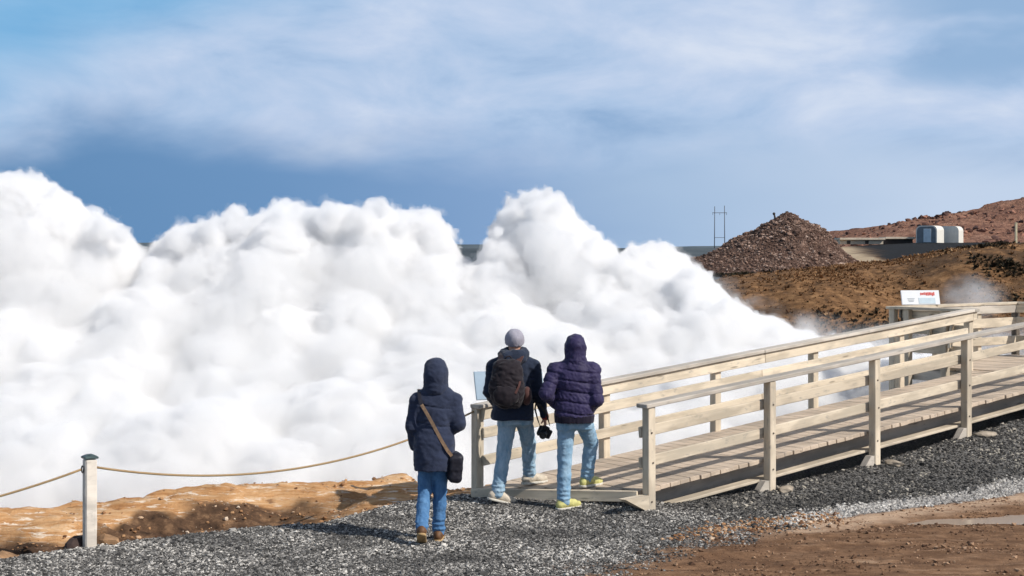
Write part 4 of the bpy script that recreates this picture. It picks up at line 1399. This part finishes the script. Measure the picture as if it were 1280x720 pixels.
Fd.ell((0.05, 0.005, 1.545), (0.112, 0.130, 0.135), 0.03); Fd.cap((0.05, -0.01, 1.50), (0.05, -0.005, 1.40), 0.110, 0.118, 0.04)
Fd.ell((0.05, 0.05, 1.56), (0.104, 0.11, 0.115), 0.03)
Fd.wrinkle(0.006, (9, 9, 12), 4); Fd.wrinkle(0.004, (18, 18, 22), 2, ridged=True)
Fd.cut(lambda x, y, z: np.sqrt(((x - 0.055) / 0.080) ** 2 + ((y - 0.16) / 0.13) ** 2 + ((z - 1.535) / 0.112) ** 2) * 0.09 - 0.09)
wear('hood', Fd, 'coat_navy', jw)
shoe(pw, 'L', 'boot_brown', 'sole_tan', w, 0.92, True); shoe(pw, 'R', 'boot_brown', 'sole_tan', w, 0.92, True)

# her shoulder bag
rb = empty('shoulder_bag', (WL[0] + 0.215, WL[1] - 0.02, WL[2] + 0.70), 'dark shoulder bag on a tan strap at the woman\'s right hip', 'bag')
Fd = Field((0.10, -0.22, 0.50), (0.34, 0.16, 0.88), 0.007)
Fd.box((0.222, -0.02, 0.680), (0.062, 0.125, 0.135), 0.045, 0.02, Matrix.Rotation(math.radians(10), 4, 'Z') @ Matrix.Rotation(math.radians(4), 4, 'Y'))
Fd.box((0.222, -0.02, 0.72), (0.064, 0.130, 0.075), 0.03, 0.01, Matrix.Rotation(math.radians(10), 4, 'Z'))
Fd.wrinkle(0.005, 11, 2); Fd.wrinkle(0.003, 30, 5)
link('bag_body', Fd.mesh('bag_body'), M['bag'], rb, Matrix.Translation(WL))


def ribbon(name, pts, nrm, wd, th, m, par, off):
    """a flat strap through the points"""
    bm = bmesh.new(); rows = []
    P = [Vector(p) for p in pts]
    for i, p in enumerate(P):
        d = (P[min(i + 1, len(P) - 1)] - P[max(i - 1, 0)]).normalized()
        n = Vector(nrm[i]).normalized(); sd = d.cross(n).normalized(); n = sd.cross(d)
        rows.append([bm.verts.new(p + sd * a * wd / 2 + n * b * th / 2) for a, b in ((-1, -1), (1, -1), (1, 1), (-1, 1))])
    for r0, r1 in zip(rows[:-1], rows[1:]):
        for k in range(4):
            bm.faces.new((r0[k], r0[(k + 1) % 4], r1[(k + 1) % 4], r1[k]))
    bm.faces.new(rows[0][::-1]); bm.faces.new(rows[-1])
    bmesh.ops.recalc_face_normals(bm, faces=bm.faces)
    return bm_obj(name, bm, M[m], par, Matrix.Translation(off), smooth=False)


ribbon('strap_end', [(-0.105, 0.03, 1.375), (-0.10, -0.05, 1.362), (-0.09, -0.105, 1.31), (-0.07, -0.134, 1.255)], [(0, 0, 1), (0, -0.5, 1), (0, -1, 0.4), (0, -1, 0.2)], 0.034, 0.007, 'bag', rb, WL)
ribbon('strap', [(-0.072, -0.136, 1.262), (-0.055, -0.140, 1.235), (-0.01, -0.150, 1.16), (0.045, -0.152, 1.06), (0.11, -0.165, 0.94), (0.165, -0.165, 0.85), (0.205, -0.13, 0.79)],
       [(0, -1, 0.3), (0, -1, 0.2), (0, -1, 0), (0, -1, 0), (0.1, -1, 0), (0.3, -1, 0), (0.5, -1, 0)], 0.030, 0.006, 'strap_tan', rb, WL)
ribbon('strap', [(-0.105, 0.03, 1.385), (-0.09, 0.11, 1.31), (-0.04, 0.145, 1.2), (0.05, 0.16, 1.05), (0.14, 0.185, 0.9), (0.20, 0.13, 0.80), (0.215, 0.06, 0.78)],
       [(0, 0, 1), (0, 1, 1), (0, 1, 0.2), (0, 1, 0), (0, 1, 0), (0.5, 1, 0), (1, 0.5, 0)], 0.036, 0.006, 'strap_tan', rb, WL)

# --- the man with the backpack, one foot on the deck
ML = (float((635 - 640) * 14.72 / F), 14.72, float(land((635 - 640) * 14.72 / F, 14.72)))
dzm = deck_z(-0.3) - ML[2]
pm = dict(head=(0.066, 0.05, 1.640), neck=(0.060, 0.01, 1.500), pelvis=(0.06, 0.02, 0.93), face=(0.15, 1, 0.0),
          armL=((-0.150, 0.01, 1.395), (-0.190, -0.02, 1.13), (-0.13, 0.18, 1.00)), armR=((0.262, 0.01, 1.395), (0.310, -0.01, 1.12), (0.375, 0.05, 0.875)),
          handL=((0.5, 0.9, -0.2), (1, 0, 0), -1, 0.5), handR=((0.10, 0.15, -1), (-1, 0.1, 0), 1, 0.75),
          legL=((0.0, 0.0, 0.89), (-0.045, 0.03, 0.49), (-0.105, -0.05, 0.115)), legR=((0.150, 0.03, 0.89), (0.215, 0.24, 0.57), (0.222, 0.36, dzm + 0.09)),
          toeL=(0.86, 0.35, -0.26), toeR=(0.85, 0.55, 0))
m = person(ML, pm, 'man in a grey knit hat and dark jacket carrying a backpack, stepping onto the boardwalk')
trousers(pm, 1.02, (0.100, 0.075, 0.064), 'jeans_light', m)
Fd = Field((-0.38, -0.34, 0.80), (0.52, 0.40, 1.64), 0.009)
Fd.loft([(0.845, 0.048, -0.008, 0.222, 0.182), (0.95, 0.05, -0.005, 0.217, 0.178), (1.10, 0.055, 0.0, 0.200, 0.158), (1.26, 0.058, 0.01, 0.200, 0.140), (1.38, 0.058, 0.01, 0.195, 0.125), (1.46, 0.058, 0.01, 0.140, 0.10), (1.53, 0.06, 0.01, 0.09, 0.085)], 0.03, 2.4)
for sx, arm in ((-1, 'armL'), (1, 'armR')):
    s_ = V3(*pm[arm][0]); Fd.cap((0.058 + sx * 0.07, 0.01, 1.465), s_, 0.066, 0.069, 0.06)
sleeve(Fd, pm['armL'], 0.069, 0.064, 0.050, 0.04); sleeve(Fd, pm['armR'], 0.069, 0.062, 0.045, 0.035)
Fd.wrinkle(0.008, (5.5, 5.5, 8), 11.0); Fd.wrinkle(0.005, (12, 12, 20), 15.0, ridged=True); Fd.wrinkle(0.003, (30, 30, 40), 19.0)
Fd.cut(lambda x, y, z: z - 0.855 - 0.006 * np.sin(x * 19) + 0 * y)
jm = wear('jacket', Fd, 'jacket_dark', m)
Fd = Field((-0.20, -0.26, 1.36), (0.34, 0.24, 1.66), 0.008)
for k in range(16):     # hood lying round the neck
    a0, a1 = 2 * math.pi * k / 16, 2 * math.pi * (k + 1) / 16
    f = lambda a: (0.062 + 0.105 * math.sin(a), 0.005 - 0.105 * math.cos(a) * (1.0 if math.cos(a) > 0 else 0.8), 1.515 - 0.02 * math.cos(a))
    g = lambda a: 0.048 + 0.012 * max(0, math.cos(a))
    Fd.cap(f(a0), f(a1), g(a0), g(a1), 0.03)
Fd.ell((0.055, -0.12, 1.475), (0.12, 0.06, 0.05), 0.04)
Fd.wrinkle(0.010, (11, 11, 15), 21); Fd.wrinkle(0.005, (24, 24, 24), 5, ridged=True)
wear('hood', Fd, 'jacket_dark', jm)
Fd = Field((-0.08, -0.14, 1.56), (0.22, 0.24, 1.82), 0.007)
Fd.ell((0.066, 0.040, 1.668), (0.098, 0.116, 0.108), 0.02); Fd.cap((0.066, 0.045, 1.655), (0.066, 0.04, 1.62), 0.094, 0.094, 0.02)
Fd.cut(lambda x, y, z: z - 1.622 - 0.35 * (y - 0.04) + 0 * x)
Fd.wrinkle(0.003, (60, 60, 14), 3); Fd.wrinkle(0.004, 16, 8)
wear('hat', Fd, 'hat_grey', m)
Fd = Field((0.30, -0.03, 0.80), (0.46, 0.14, 0.95), 0.006)
Fd.cap((0.368, 0.045, 0.905), (0.380, 0.053, 0.868), 0.042, 0.040, 0.01)
wear('cuff', Fd, 'red_cuff', jm)
shoe(pm, 'L', 'shoe_cream', 'sole_pale', m, 1.04); shoe(pm, 'R', 'shoe_cream', 'sole_pale', m, 1.04)

# backpack
rk = empty('backpack', (ML[0] + 0.02, ML[1] - 0.2, ML[2] + 1.0), 'bulging dark backpack slung on the back of the man with the grey hat', 'backpack')
WM_ = Matrix.Translation(ML)
R_ = Matrix.Rotation(math.radians(-6), 4, 'Y') @ Matrix.Rotation(math.radians(-4), 4, 'X')
Fd = Field((-0.27, -0.46, 0.92), (0.30, -0.02, 1.54), 0.009)
Fd.box((0.005, -0.205, 1.235), (0.150, 0.085, 0.245), 0.08, 0.03, R_)
Fd.ell((-0.015, -0.245, 1.17), (0.185, 0.115, 0.175), 0.06)
Fd.ell((0.0, -0.235, 1.33), (0.150, 0.095, 0.14), 0.06)
Fd.wrinkle(0.012, (7, 7, 9), 31); Fd.wrinkle(0.008, (13, 13, 22), 35, ridged=True); Fd.wrinkle(0.003, 36, 9)
bk = link('pack_body', Fd.mesh('pack_body'), M['pack'], rk, WM_)
Fd = Field((-0.26, -0.50, 0.94), (0.30, -0.14, 1.36), 0.008)
Fd.ell((-0.02, -0.330, 1.12), (0.130, 0.060, 0.105), 0.03); Fd.cap((-0.10, -0.345, 1.205), (0.07, -0.345, 1.190), 0.018, 0.018, 0.02)
Fd.wrinkle(0.007, (10, 10, 14), 41); Fd.wrinkle(0.004, 28, 3)
link('front_pocket', Fd.mesh('front_pocket'), M['pack'], rk, WM_)
Fd = Field((0.10, -0.36, 1.0), (0.30, -0.06, 1.24), 0.008)
Fd.ell((0.19, -0.21, 1.11), (0.05, 0.075, 0.095), 0.02); Fd.wrinkle(0.005, 16, 2)
link('side_pocket', Fd.mesh('side_pocket'), M['pack_trim'], rk, WM_)
ribbon('strap', [(0.10, -0.21, 1.44), (0.13, -0.15, 1.50), (0.155, -0.05, 1.532), (0.17, 0.03, 1.525), (0.185, 0.12, 1.47), (0.19, 0.165, 1.34), (0.20, 0.14, 1.2)],
       [(0, -0.5, 1), (0, -0.5, 1), (0, 0, 1), (0, 0, 1), (0, 1, 1), (0, 1, 0.1), (0.3, 1, 0)], 0.055, 0.014, 'pack_trim', rk, ML)
ribbon('strap', [(-0.08, -0.21, 1.44), (-0.07, -0.13, 1.51), (-0.055, -0.05, 1.535), (-0.06, 0.03, 1.525), (-0.075, 0.12, 1.47), (-0.08, 0.165, 1.34), (-0.09, 0.14, 1.2)],
       [(0, -0.5, 1), (0, -0.5, 1), (0, 0, 1), (0, 0, 1), (0, 1, 1), (0, 1, 0.1), (-0.3, 1, 0)], 0.055, 0.014, 'pack', rk, ML)
ribbon('compression_strap', [(0.145, -0.19, 1.36), (0.13, -0.30, 1.30), (0.11, -0.345, 1.22), (0.075, -0.372, 1.15)], [(0.6, -1, 0), (0.5, -1, 0), (0.3, -1, 0), (0, -1, 0)], 0.022, 0.005, 'pack_trim', rk, ML)
link('grab_loop', tube_mesh([(-0.03, -0.20, 1.475), (-0.015, -0.205, 1.505), (0.02, -0.205, 1.51), (0.045, -0.20, 1.475)], 0.008, 6), M['pack'], rk, WM_)

# camera in his right hand
rc = empty('camera', (ML[0] + 0.375, ML[1] + 0.05, ML[2] + 0.66), 'black camera with its strap hanging from the right hand of the man with the backpack', 'camera')
Fd = Field((0.26, -0.10, 0.60), (0.50, 0.20, 0.82), 0.006)
Fd.box((0.375, 0.03, 0.715), (0.068, 0.035, 0.048), 0.012, 0.004, Matrix.Rotation(0.35, 4, 'Z') @ Matrix.Rotation(0.5, 4, 'Y'))
Fd.box((0.395, 0.03, 0.755), (0.026, 0.026, 0.020), 0.008, 0.008, Matrix.Rotation(0.35, 4, 'Z') @ Matrix.Rotation(0.5, 4, 'Y'))
Fd.cap((0.335, 0.02, 0.752), (0.315, 0.02, 0.700), 0.024, 0.022, 0.01)
link('camera_body', Fd.mesh('camera_body'), M['black_plastic'], rc, WM_)
lens = link('lens', tube_mesh([(0.375, -0.005, 0.71), (0.362, -0.045, 0.700), (0.360, -0.050, 0.699), (0.352, -0.085, 0.690)], [0.031, 0.031, 0.035, 0.035], 20), M['black_plastic'], rc, WM_)
link('front_glass', tube_mesh([(0.352, -0.0855, 0.690), (0.3517, -0.0862, 0.6898)], [0.029, 0.029], 20), M['glass_dark'], lens, WM_)
ribbon('neck_strap', [(0.33, 0.03, 0.77), (0.30, 0.0, 0.86), (0.275, -0.03, 0.96), (0.285, -0.055, 1.02), (0.33, -0.06, 1.0), (0.395, -0.03, 0.9), (0.43, 0.02, 0.78)],
       [(1, 0, 0), (1, -0.4, 0), (1, -1, 0), (0, -1, 0), (0, -1, 0), (-0.3, -1, 0), (-1, 0, 0)], 0.022, 0.004, 'black_plastic', rc, ML)

# --- the man in the puffer jacket
HL = (float((715 - 640) * 14.45 / F), 14.45, float(land((715 - 640) * 14.45 / F, 14.45)))
dzh = deck_z(-0.1) - HL[2]
ph = dict(head=(0.036, 0.05, 1.605), neck=(0.030, 0.01, 1.470), pelvis=(0.02, 0.02, 0.93), face=(0.20, 1, -0.02),
          armL=((-0.165, 0.0, 1.385), (-0.262, -0.10, 1.16), (-0.145, 0.10, 1.02)), armR=((0.205, 0.0, 1.385), (0.243, -0.095, 1.10), (0.170, 0.14, 0.98)),
          handL=((0.6, 0.8, -0.3), (1, 0, 0), -1, 0.5), handR=((-0.5, 0.8, -0.2), (-1, 0, 0), 1, 0.5),
          legL=((-0.055, 0.0, 0.89), (-0.075, 0.02, 0.49), (-0.085, -0.01, 0.085)), legR=((0.105, 0.03, 0.89), (0.205, 0.26, 0.63), (0.165, 0.34, dzh + 0.09)),
          toeL=(0.80, 0.60, 0), toeR=(0.75, 0.66, 0))
q = person(HL, ph, 'man in a purple navy hooded puffer jacket, sky blue jeans and yellow shoes')
trousers(ph, 1.02, (0.098, 0.074, 0.062), 'jeans_sky', q)
Fd = Field((-0.40, -0.34, 0.84), (0.42, 0.36, 1.56), 0.008)
gr = (0.965, 1.075, 1.18, 1.285, 1.385)
Fd.loft([(0.925, 0.022, -0.006, 0.205, 0.180), (1.02, 0.025, 0.0, 0.210, 0.176), (1.15, 0.028, 0.01, 0.202, 0.158), (1.30, 0.030, 0.01, 0.205, 0.155), (1.39, 0.030, 0.01, 0.180, 0.135), (1.45, 0.030, 0.01, 0.120, 0.11), (1.50, 0.030, 0.01, 0.09, 0.095)], 0.03, 2.5, grooves=gr, dep=0.013, gw=0.010)
for sx, arm in ((-1, 'armL'), (1, 'armR')):
    s_ = V3(*ph[arm][0]); Fd.cap((0.03 + sx * 0.07, 0.01, 1.425), s_, 0.066, 0.078, 0.05)
sleeve(Fd, ph['armL'], 0.080, 0.074, 0.056, 0.03, (0.105, 0.010, 0.010)); sleeve(Fd, ph['armR'], 0.080, 0.072, 0.056, 0.03, (0.105, 0.010, 0.010))
Fd.wrinkle(0.007, (7, 7, 9), 51); Fd.wrinkle(0.005, (22, 22, 26), 55, ridged=True); Fd.wrinkle(0.003, (40, 40, 50), 3)
jq = wear('puffer_jacket', Fd, 'puffer', q)
Fd = Field((-0.24, -0.22, 0.82), (0.30, 0.24, 0.98), 0.008)
Fd.loft([(0.868, 0.022, -0.008, 0.196, 0.172), (0.94, 0.022, -0.006, 0.202, 0.176)], 0.0, 2.5)
Fd.wrinkle(0.004, (40, 40, 2), 1)
wear('hem_band', Fd, 'rib_band', jq)
Fd = Field((-0.16, -0.20, 1.40), (0.24, 0.28, 1.80), 0.008)
Fd.ell((0.036, 0.035, 1.625), (0.110, 0.132, 0.128), 0.03); Fd.cap((0.036, 0.02, 1.585), (0.034, 0.01, 1.475), 0.104, 0.112, 0.04)
Fd.wrinkle(0.008, (8, 8, 11), 61); Fd.wrinkle(0.006, (18, 18, 18), 65, ridged=True)
Fd.cut(lambda x, y, z: np.sqrt(((x - 0.06) / 0.078) ** 2 + ((y - 0.20) / 0.13) ** 2 + ((z - 1.60) / 0.108) ** 2) * 0.09 - 0.09)
wear('hood', Fd, 'puffer', jq)
shoe(ph, 'L', 'shoe_yellow', 'sole_pale', q, 1.02); shoe(ph, 'R', 'shoe_yellow', 'sole_pale', q, 1.02)


# ------------------------------------------------------------------ the steam
TOP = [(-420, 300), (-300, 262), (-200, 240), (-120, 236), (-60, 225), (0, 212), (30, 208), (60, 222), (90, 240), (105, 257), (135, 264), (150, 277), (165, 291), (175, 310), (183, 320), (190, 301), (205, 289), (235, 277), (262, 276), (272, 270), (280, 259), (300, 252), (318, 262), (326, 276), (333, 263), (345, 248), (360, 241), (380, 249), (395, 256), (405, 249), (425, 248), (440, 259), (455, 256), (465, 247), (480, 246), (500, 256), (510, 263), (530, 257), (550, 263), (565, 276), (575, 296), (582, 315), (590, 330), (598, 310), (610, 293), (617, 263), (630, 246), (650, 237), (665, 230), (690, 233), (702, 239), (715, 256), (728, 271), (735, 286), (748, 284), (757, 296), (764, 308), (775, 318), (786, 308), (800, 300), (822, 298), (845, 305), (858, 318), (872, 330), (890, 337), (904, 347), (906, 362), (918, 373), (937, 380), (952, 390), (977, 397), (1002, 408), (1032, 416), (1062, 424), (1092, 434), (1130, 440), (1200, 443), (1320, 448)]
tpx = np.array([p[0] for p in TOP], float); tpy = np.array([p[1] for p in TOP], float)
rs = np.random.default_rng(21)
balls = []


def fits(px, r):
    o = np.linspace(-1, 1, 15)
    return float(np.max(np.interp(px + o * r, tpx, tpy) + np.sqrt(1 - o * o) * r))


def back(x):      # nearest distance at which steam may stand, seen at side offset x
    e = ip(x, YC) + 1.7
    s = 0.0
    y = np.where(x > -1.0, (OY + (x - OX) * math.tan(TH)) + 3.9, e)
    return np.maximum(y, e) if x < 0 else float(y)


def ball(px, py, r, Z):
    p = at(px, py, Z); rm = r * Z / F
    m_ = float(back(p.x)) + rm * 0.85 - p.y
    if m_ > 0:
        Z2 = Z + m_; p = at(px, py, Z2); rm = r * Z2 / F
    balls.append((p.x, p.y, p.z, rm))


for lo, hi, n in ((46, 80, 90), (30, 46, 90), (17, 30, 150), (8, 16, 260)):      # the skyline of the cloud
    for _ in range(n):
        r = rs.uniform(lo, hi); px = rs.uniform(-400, 1250 if hi < 40 else 880)
        if px > 880 and r > 26: r *= 0.5
        py = fits(px, r)
        ball(px, py + 1, r, 26.5 + rs.uniform(-1.6, 1.6) + (r < 20) * rs.uniform(-1, 1.0))
for lo, hi, n in ((70, 115, 170), (38, 70, 260), (20, 38, 260), (11, 20, 260)):  # its billowing front
    for _ in range(n):
        r = rs.uniform(lo, hi); px = rs.uniform(-420, 1000)
        y0 = fits(px, r)
        py = y0 + rs.uniform(0, 1) ** 0.8 * max(10, 660 - y0)
        f = np.clip((py - 260) / 380, 0, 1)
        if py < 440 and r < 60 and abs(px - np.interp(py, [318, 400, 470], [184, 198, 216])) < r * 0.75 + 8: continue
        ball(px, py, r, 26.5 - 7.5 * f ** 1.1 + rs.uniform(-0.45, 0.45) + r * 0.012)
for _ in range(260):                                                               # trailing low along the boardwalk
    r = rs.uniform(12, 34); px = rs.uniform(860, 1300)
    y0 = fits(px, r); py = y0 + rs.uniform(0, 110)
    ball(px, py, r, 25.5 + rs.uniform(-2.5, 1.5))
for _ in range(420):                                                               # and filling the hollow behind the rails
    r = rs.uniform(18, 44); px = rs.uniform(900, 1330)
    y0 = fits(px, r); py = y0 + rs.uniform(0, 150)
    ball(px, py, r, 24.0 + rs.uniform(-1.5, 3.0))
VOX = 0.055
_v = [(300, 183), (400, 196), (470, 214)]
Fs = Field((-12.6, 16.6, -2.6), (11.2, 31.2, 4.7), VOX)
for x, y, z, r in balls:
    Fs.ell((x, y, z), (r, r * 1.05, r), 0.06 + 0.26 * min(1, max(0, (1.6 - z) / 3)))
msk = np.abs(Fs.f) < 0.42
i, j, k = np.nonzero(msk)
gx, gy, gz = Fs.ax[0][i], Fs.ax[1][j], Fs.ax[2][k]
top_ = np.clip((gz - 0.6) / 2.0, 0, 1)
d1 = pn3(gx * 0.8, gy * 0.8, gz * 0.8) * (0.13 - 0.09 * top_)
up_ = np.clip((gz - 0.2) / 2.2, 0.3, 1)
bl = np.abs(pn3(gx * 1.7 + 0.4 * d1, gy * 1.7, gz * 1.7)) * -0.20 + 0.06
b2 = np.abs(pn3(gx * 3.4 + 5, gy * 3.4, gz * 3.4)) * -0.17 + 0.05
b3 = np.abs(pn3(gx * 7.5, gy * 7.5, gz * 7.5)) * -0.11 + 0.03
base_f = Fs.f
f0 = base_f[msk] + d1 + bl + (b2 + b3 * (1 + 0.4 * top_)) * up_ + 0.035 * top_
w1 = fbm(gx * 4.2 + 3, gy * 4.2, gz * 4.2, 3, 0.65)
Fs.f = base_f.copy(); Fs.f[msk] = f0 + 0.075
sme = Fs.mesh('steam_cloud')                                   # dense heart
Fs.f = base_f.copy(); Fs.f[msk] = f0 + 0.01 + 0.045 * w1
sme2 = Fs.mesh('steam_skin')                                   # looser outer billows
Fs.f = base_f; Fs.f[msk] = f0 - 0.02 + 0.10 * fbm(gx * 2.9, gy * 2.6, gz * 2.6 + 8, 4, 0.62)
sme3 = Fs.mesh('steam_fringe')                                 # torn vapour at the rim
veil_f = Fs.f[::2, ::2, ::2].copy()
del Fs, msk, base_f, f0, w1, d1, bl, b2, b3
t = NT('steam')


def vol(t, dens, alb, g):
    sc_ = t.n('ShaderNodeVolumeScatter', ins={'Color': (1, 1, 1, 1), 'Density': dens * alb, 'Anisotropy': g})
    ab_ = t.n('ShaderNodeVolumeAbsorption', ins={'Color': (0, 0, 0, 1), 'Density': dens * (1 - alb)})
    ad = t.n('ShaderNodeAddShader'); t.t.links.new(sc_.outputs[0], ad.inputs[0]); t.t.links.new(ab_.outputs[0], ad.inputs[1])
    t.t.links.new(ad.outputs[0], t.out.inputs['Volume'])


vol(t, 3.4, 0.965, 0.0)
M['steam'] = t.m
t = NT('steam_loose'); vol(t, 5.0, 0.968, 0.0); M['steam_loose'] = t.m
t = NT('steam_torn'); vol(t, 0.7, 0.975, 0.0); M['steam_torn'] = t.m
cloud = tag(link('steam_cloud', sme, M['steam']), 'great billowing cloud of white steam rising from the hot spring', 'steam', kind='stuff')
link('loose_steam', sme2, M['steam_loose'], cloud)
link('torn_fringe', sme3, M['steam_torn'], cloud)

# a thinner veil hanging low in front of the dense cloud
Fv = Field((-12.6, 16.6 - 1.2, -2.6 - 0.62), (11.2, 31.2, 4.7), VOX * 2)
n_ = [min(a, b) for a, b in zip(Fv.f.shape, veil_f.shape)]
Fv.f[:n_[0], :n_[1], :n_[2]] = veil_f[:n_[0], :n_[1], :n_[2]]
m_ = np.abs(Fv.f) < 0.5
i, j, k = np.nonzero(m_)
a_, b_, c_ = Fv.ax[0][i], Fv.ax[1][j], Fv.ax[2][k]
Fv.f[m_] += 0.16 * pn3(a_ * 0.9, b_ * 0.9, c_ * 0.9 + 6)
t = NT('steam_veil')
vol(t, 1.15, 0.969, 0.0)
M['steam_veil'] = t.m
tag(link('steam_veil', Fv.mesh('steam_veil'), M['steam_veil']), 'soft veil of thin steam hanging before the white cloud', 'steam', kind='stuff')

# thin wisps drifting off its right edge: soft round puffs, densest at their heart
t = NT('thin_steam')
o = t.obj()
ln_ = t.n('ShaderNodeVectorMath', operation='LENGTH', ins={0: o}).outputs['Value']
nz = t.noise(t.n('ShaderNodeNewGeometry').outputs['Position'], 1.6, 4, 0.6)
fall = t.mrange(ln_, 1.0, 0.15)
dn = t.math('MULTIPLY', t.math('MULTIPLY', fall, t.mrange(nz, 0.36, 0.66)), 1.7)
sc_ = t.n('ShaderNodeVolumeScatter', ins={'Color': (1, 1, 1, 1), 'Density': dn, 'Anisotropy': 0.0})
t.t.links.new(sc_.outputs[0], t.out.inputs['Volume'])
M['thin_steam'] = t.m
_b = bmesh.new(); bmesh.ops.create_icosphere(_b, subdivisions=3, radius=1.0)
wme = bpy.data.meshes.new('steam_wisp'); _b.to_mesh(wme); _b.free(); wme.materials.append(M['thin_steam'])


def wisp(px, py, r, Z, ex, label, k=1.0):
    p = at(px, py, Z); rm = r * Z / F
    o = link('steam_wisp', wme, None, None, Matrix.Translation(p) @ Matrix.Diagonal((rm * ex, rm * 1.1, rm, 1)))
    tag(o, label, 'steam', 'thin wisps of steam', 'stuff')


for px, py, r, Z, ex in ((902, 366, 30, 28.6, 1.3), (945, 392, 28, 28.3, 1.6), (1010, 416, 34, 27.0, 1.9), (1085, 438, 44, 26, 2.0), (1185, 444, 50, 28, 1.9), (1260, 440, 50, 28, 1.7)):
    wisp(px, py, r, Z, ex, 'thin veil of steam trailing off the cloud towards the platform')
wisp(1214, 372, 36, 31.5, 1.5, 'faint puff of steam rising behind the viewing platform')

# ------------------------------------------------------------------ daylight
az = Vector((0.88, -0.47)).normalized(); el = math.radians(40)
sd = Vector((az.x * math.cos(el), az.y * math.cos(el), math.sin(el)))
L = bpy.data.lights.new('sun', 'SUN'); L.energy = 4.5; L.angle = math.radians(0.53); L.color = (1.0, 0.94, 0.86)
so = bpy.data.objects.new('sun', L); COL.objects.link(so)
so.rotation_euler = (-sd).to_track_quat('-Z', 'Y').to_euler(); so.location = (20, -10, 30)

W_ = bpy.data.worlds.new('World'); SC.world = W_; W_.use_nodes = True
t = NT('w', True); t.t.nodes.clear()
sky = t.n('ShaderNodeTexSky', sky_type='NISHITA', sun_disc=False, sun_elevation=el, sun_rotation=math.atan2(az.x, az.y), air_density=1.0, dust_density=0.6, ozone_density=1.5)
dirv = t.n('ShaderNodeTexCoord').outputs['Generated']
xyz = t.n('ShaderNodeSeparateXYZ', ins={'Vector': dirv}).outputs
dx, dz = xyz[0], xyz[2]
n1 = t.noise(t.map(dirv, (4.5, 4.5, 12)), 1.0, 5, 0.5, 0.2)
n2 = t.noise(t.map(dirv, (8, 8, 19), (3, 1, 7)), 1.0, 8, 0.56, 0.35)
n3 = t.noise(t.map(dirv, (3, 3, 9), (1, 5, 2)), 1.0, 4, 0.5)
low = t.ramp(t.math('ADD', t.math('MULTIPLY', dx, 1.35), t.math('ADD', t.math('MULTIPLY', t.math('SUBTRACT', n3, 0.5), 0.25), 0.5)),
             [(0.02, srgb(95, 138, 182)), (0.28, srgb(110, 149, 193)), (0.50, srgb(133, 165, 206)), (0.66, srgb(166, 191, 221)), (0.9, srgb(194, 211, 234))])
cyan = t.ramp(n2, [(0.3, srgb(122, 178, 222)), (0.7, srgb(150, 194, 231))])
cld = t.ramp(n2, [(0.30, srgb(146, 177, 214)), (0.44, srgb(174, 198, 229)), (0.56, srgb(192, 209, 235)), (0.70, srgb(212, 223, 241))])
zz = t.math('ADD', dz, t.math('MULTIPLY', t.math('SUBTRACT', n1, 0.5), t.mrange(dx, -0.05, -0.25, 0.09, 0.13)))
m1 = t.mrange(zz, 0.044, 0.102)
za_ = t.math('ADD', t.math('ADD', dz, t.math('MULTIPLY', dx, -0.36)), t.math('MULTIPLY', t.math('SUBTRACT', n1, 0.5), 0.10))
m2 = t.mrange(za_, 0.185, 0.27)
c = t.mix(m1, low, cld)
c = t.mix(m2, c, cyan)
n4 = t.noise(t.map(dirv, (6, 6, 16), (9, 2, 4)), 1.0, 4, 0.5)
c = t.mix(t.math('MULTIPLY', t.mrange(n4, 0.44, 0.58), t.math('MULTIPLY', t.mrange(dz, 0.10, 0.125), t.mrange(dx, 0.20, 0.30))), c, srgb(148, 180, 216))
ten = t.n('ShaderNodeVectorMath', operation='SCALE', ins={0: c, 'Scale': 10.0}).outputs[0]
hi_cl = t.mix(t.mrange(n3, 0.48, 0.62), sky.outputs[0], (6.5, 6.9, 7.6))
fin = t.mix(t.mrange(dz, 0.20, 0.42), ten, hi_cl)
bg = t.n('ShaderNodeBackground', ins={'Color': fin, 'Strength': 0.1})
wo = t.n('ShaderNodeOutputWorld'); t.t.links.new(bg.outputs[0], wo.inputs['Surface'])

# ------------------------------------------------------------------ camera and render settings
cd = bpy.data.cameras.new('camera_view'); co = bpy.data.objects.new('camera_view', cd); COL.objects.link(co)
co.location = (0, 0, CAMZ); co.rotation_euler = (math.radians(90), 0, 0)
cd.sensor_width = 36; cd.lens = F / 1280 * 36; cd.shift_y = (HY - 360) / 1280
cd.clip_start = 0.1; cd.clip_end = 30000
SC.camera = co
SC.render.engine = 'CYCLES'
cy = SC.cycles
cy.max_bounces = 40; cy.volume_bounces = 36; cy.diffuse_bounces = 4; cy.glossy_bounces = 2; cy.transparent_max_bounces = 8
cy.use_denoising = True
cy.use_adaptive_sampling = True; cy.adaptive_threshold = 0.02
try:
    cy.denoiser = 'OPENIMAGEDENOISE'; cy.denoising_input_passes = 'RGB_ALBEDO_NORMAL'
except Exception: pass
SC.view_settings.view_transform = 'Standard'; SC.view_settings.look = 'None'
SC.view_settings.exposure = 0.0; SC.view_settings.gamma = 1.0
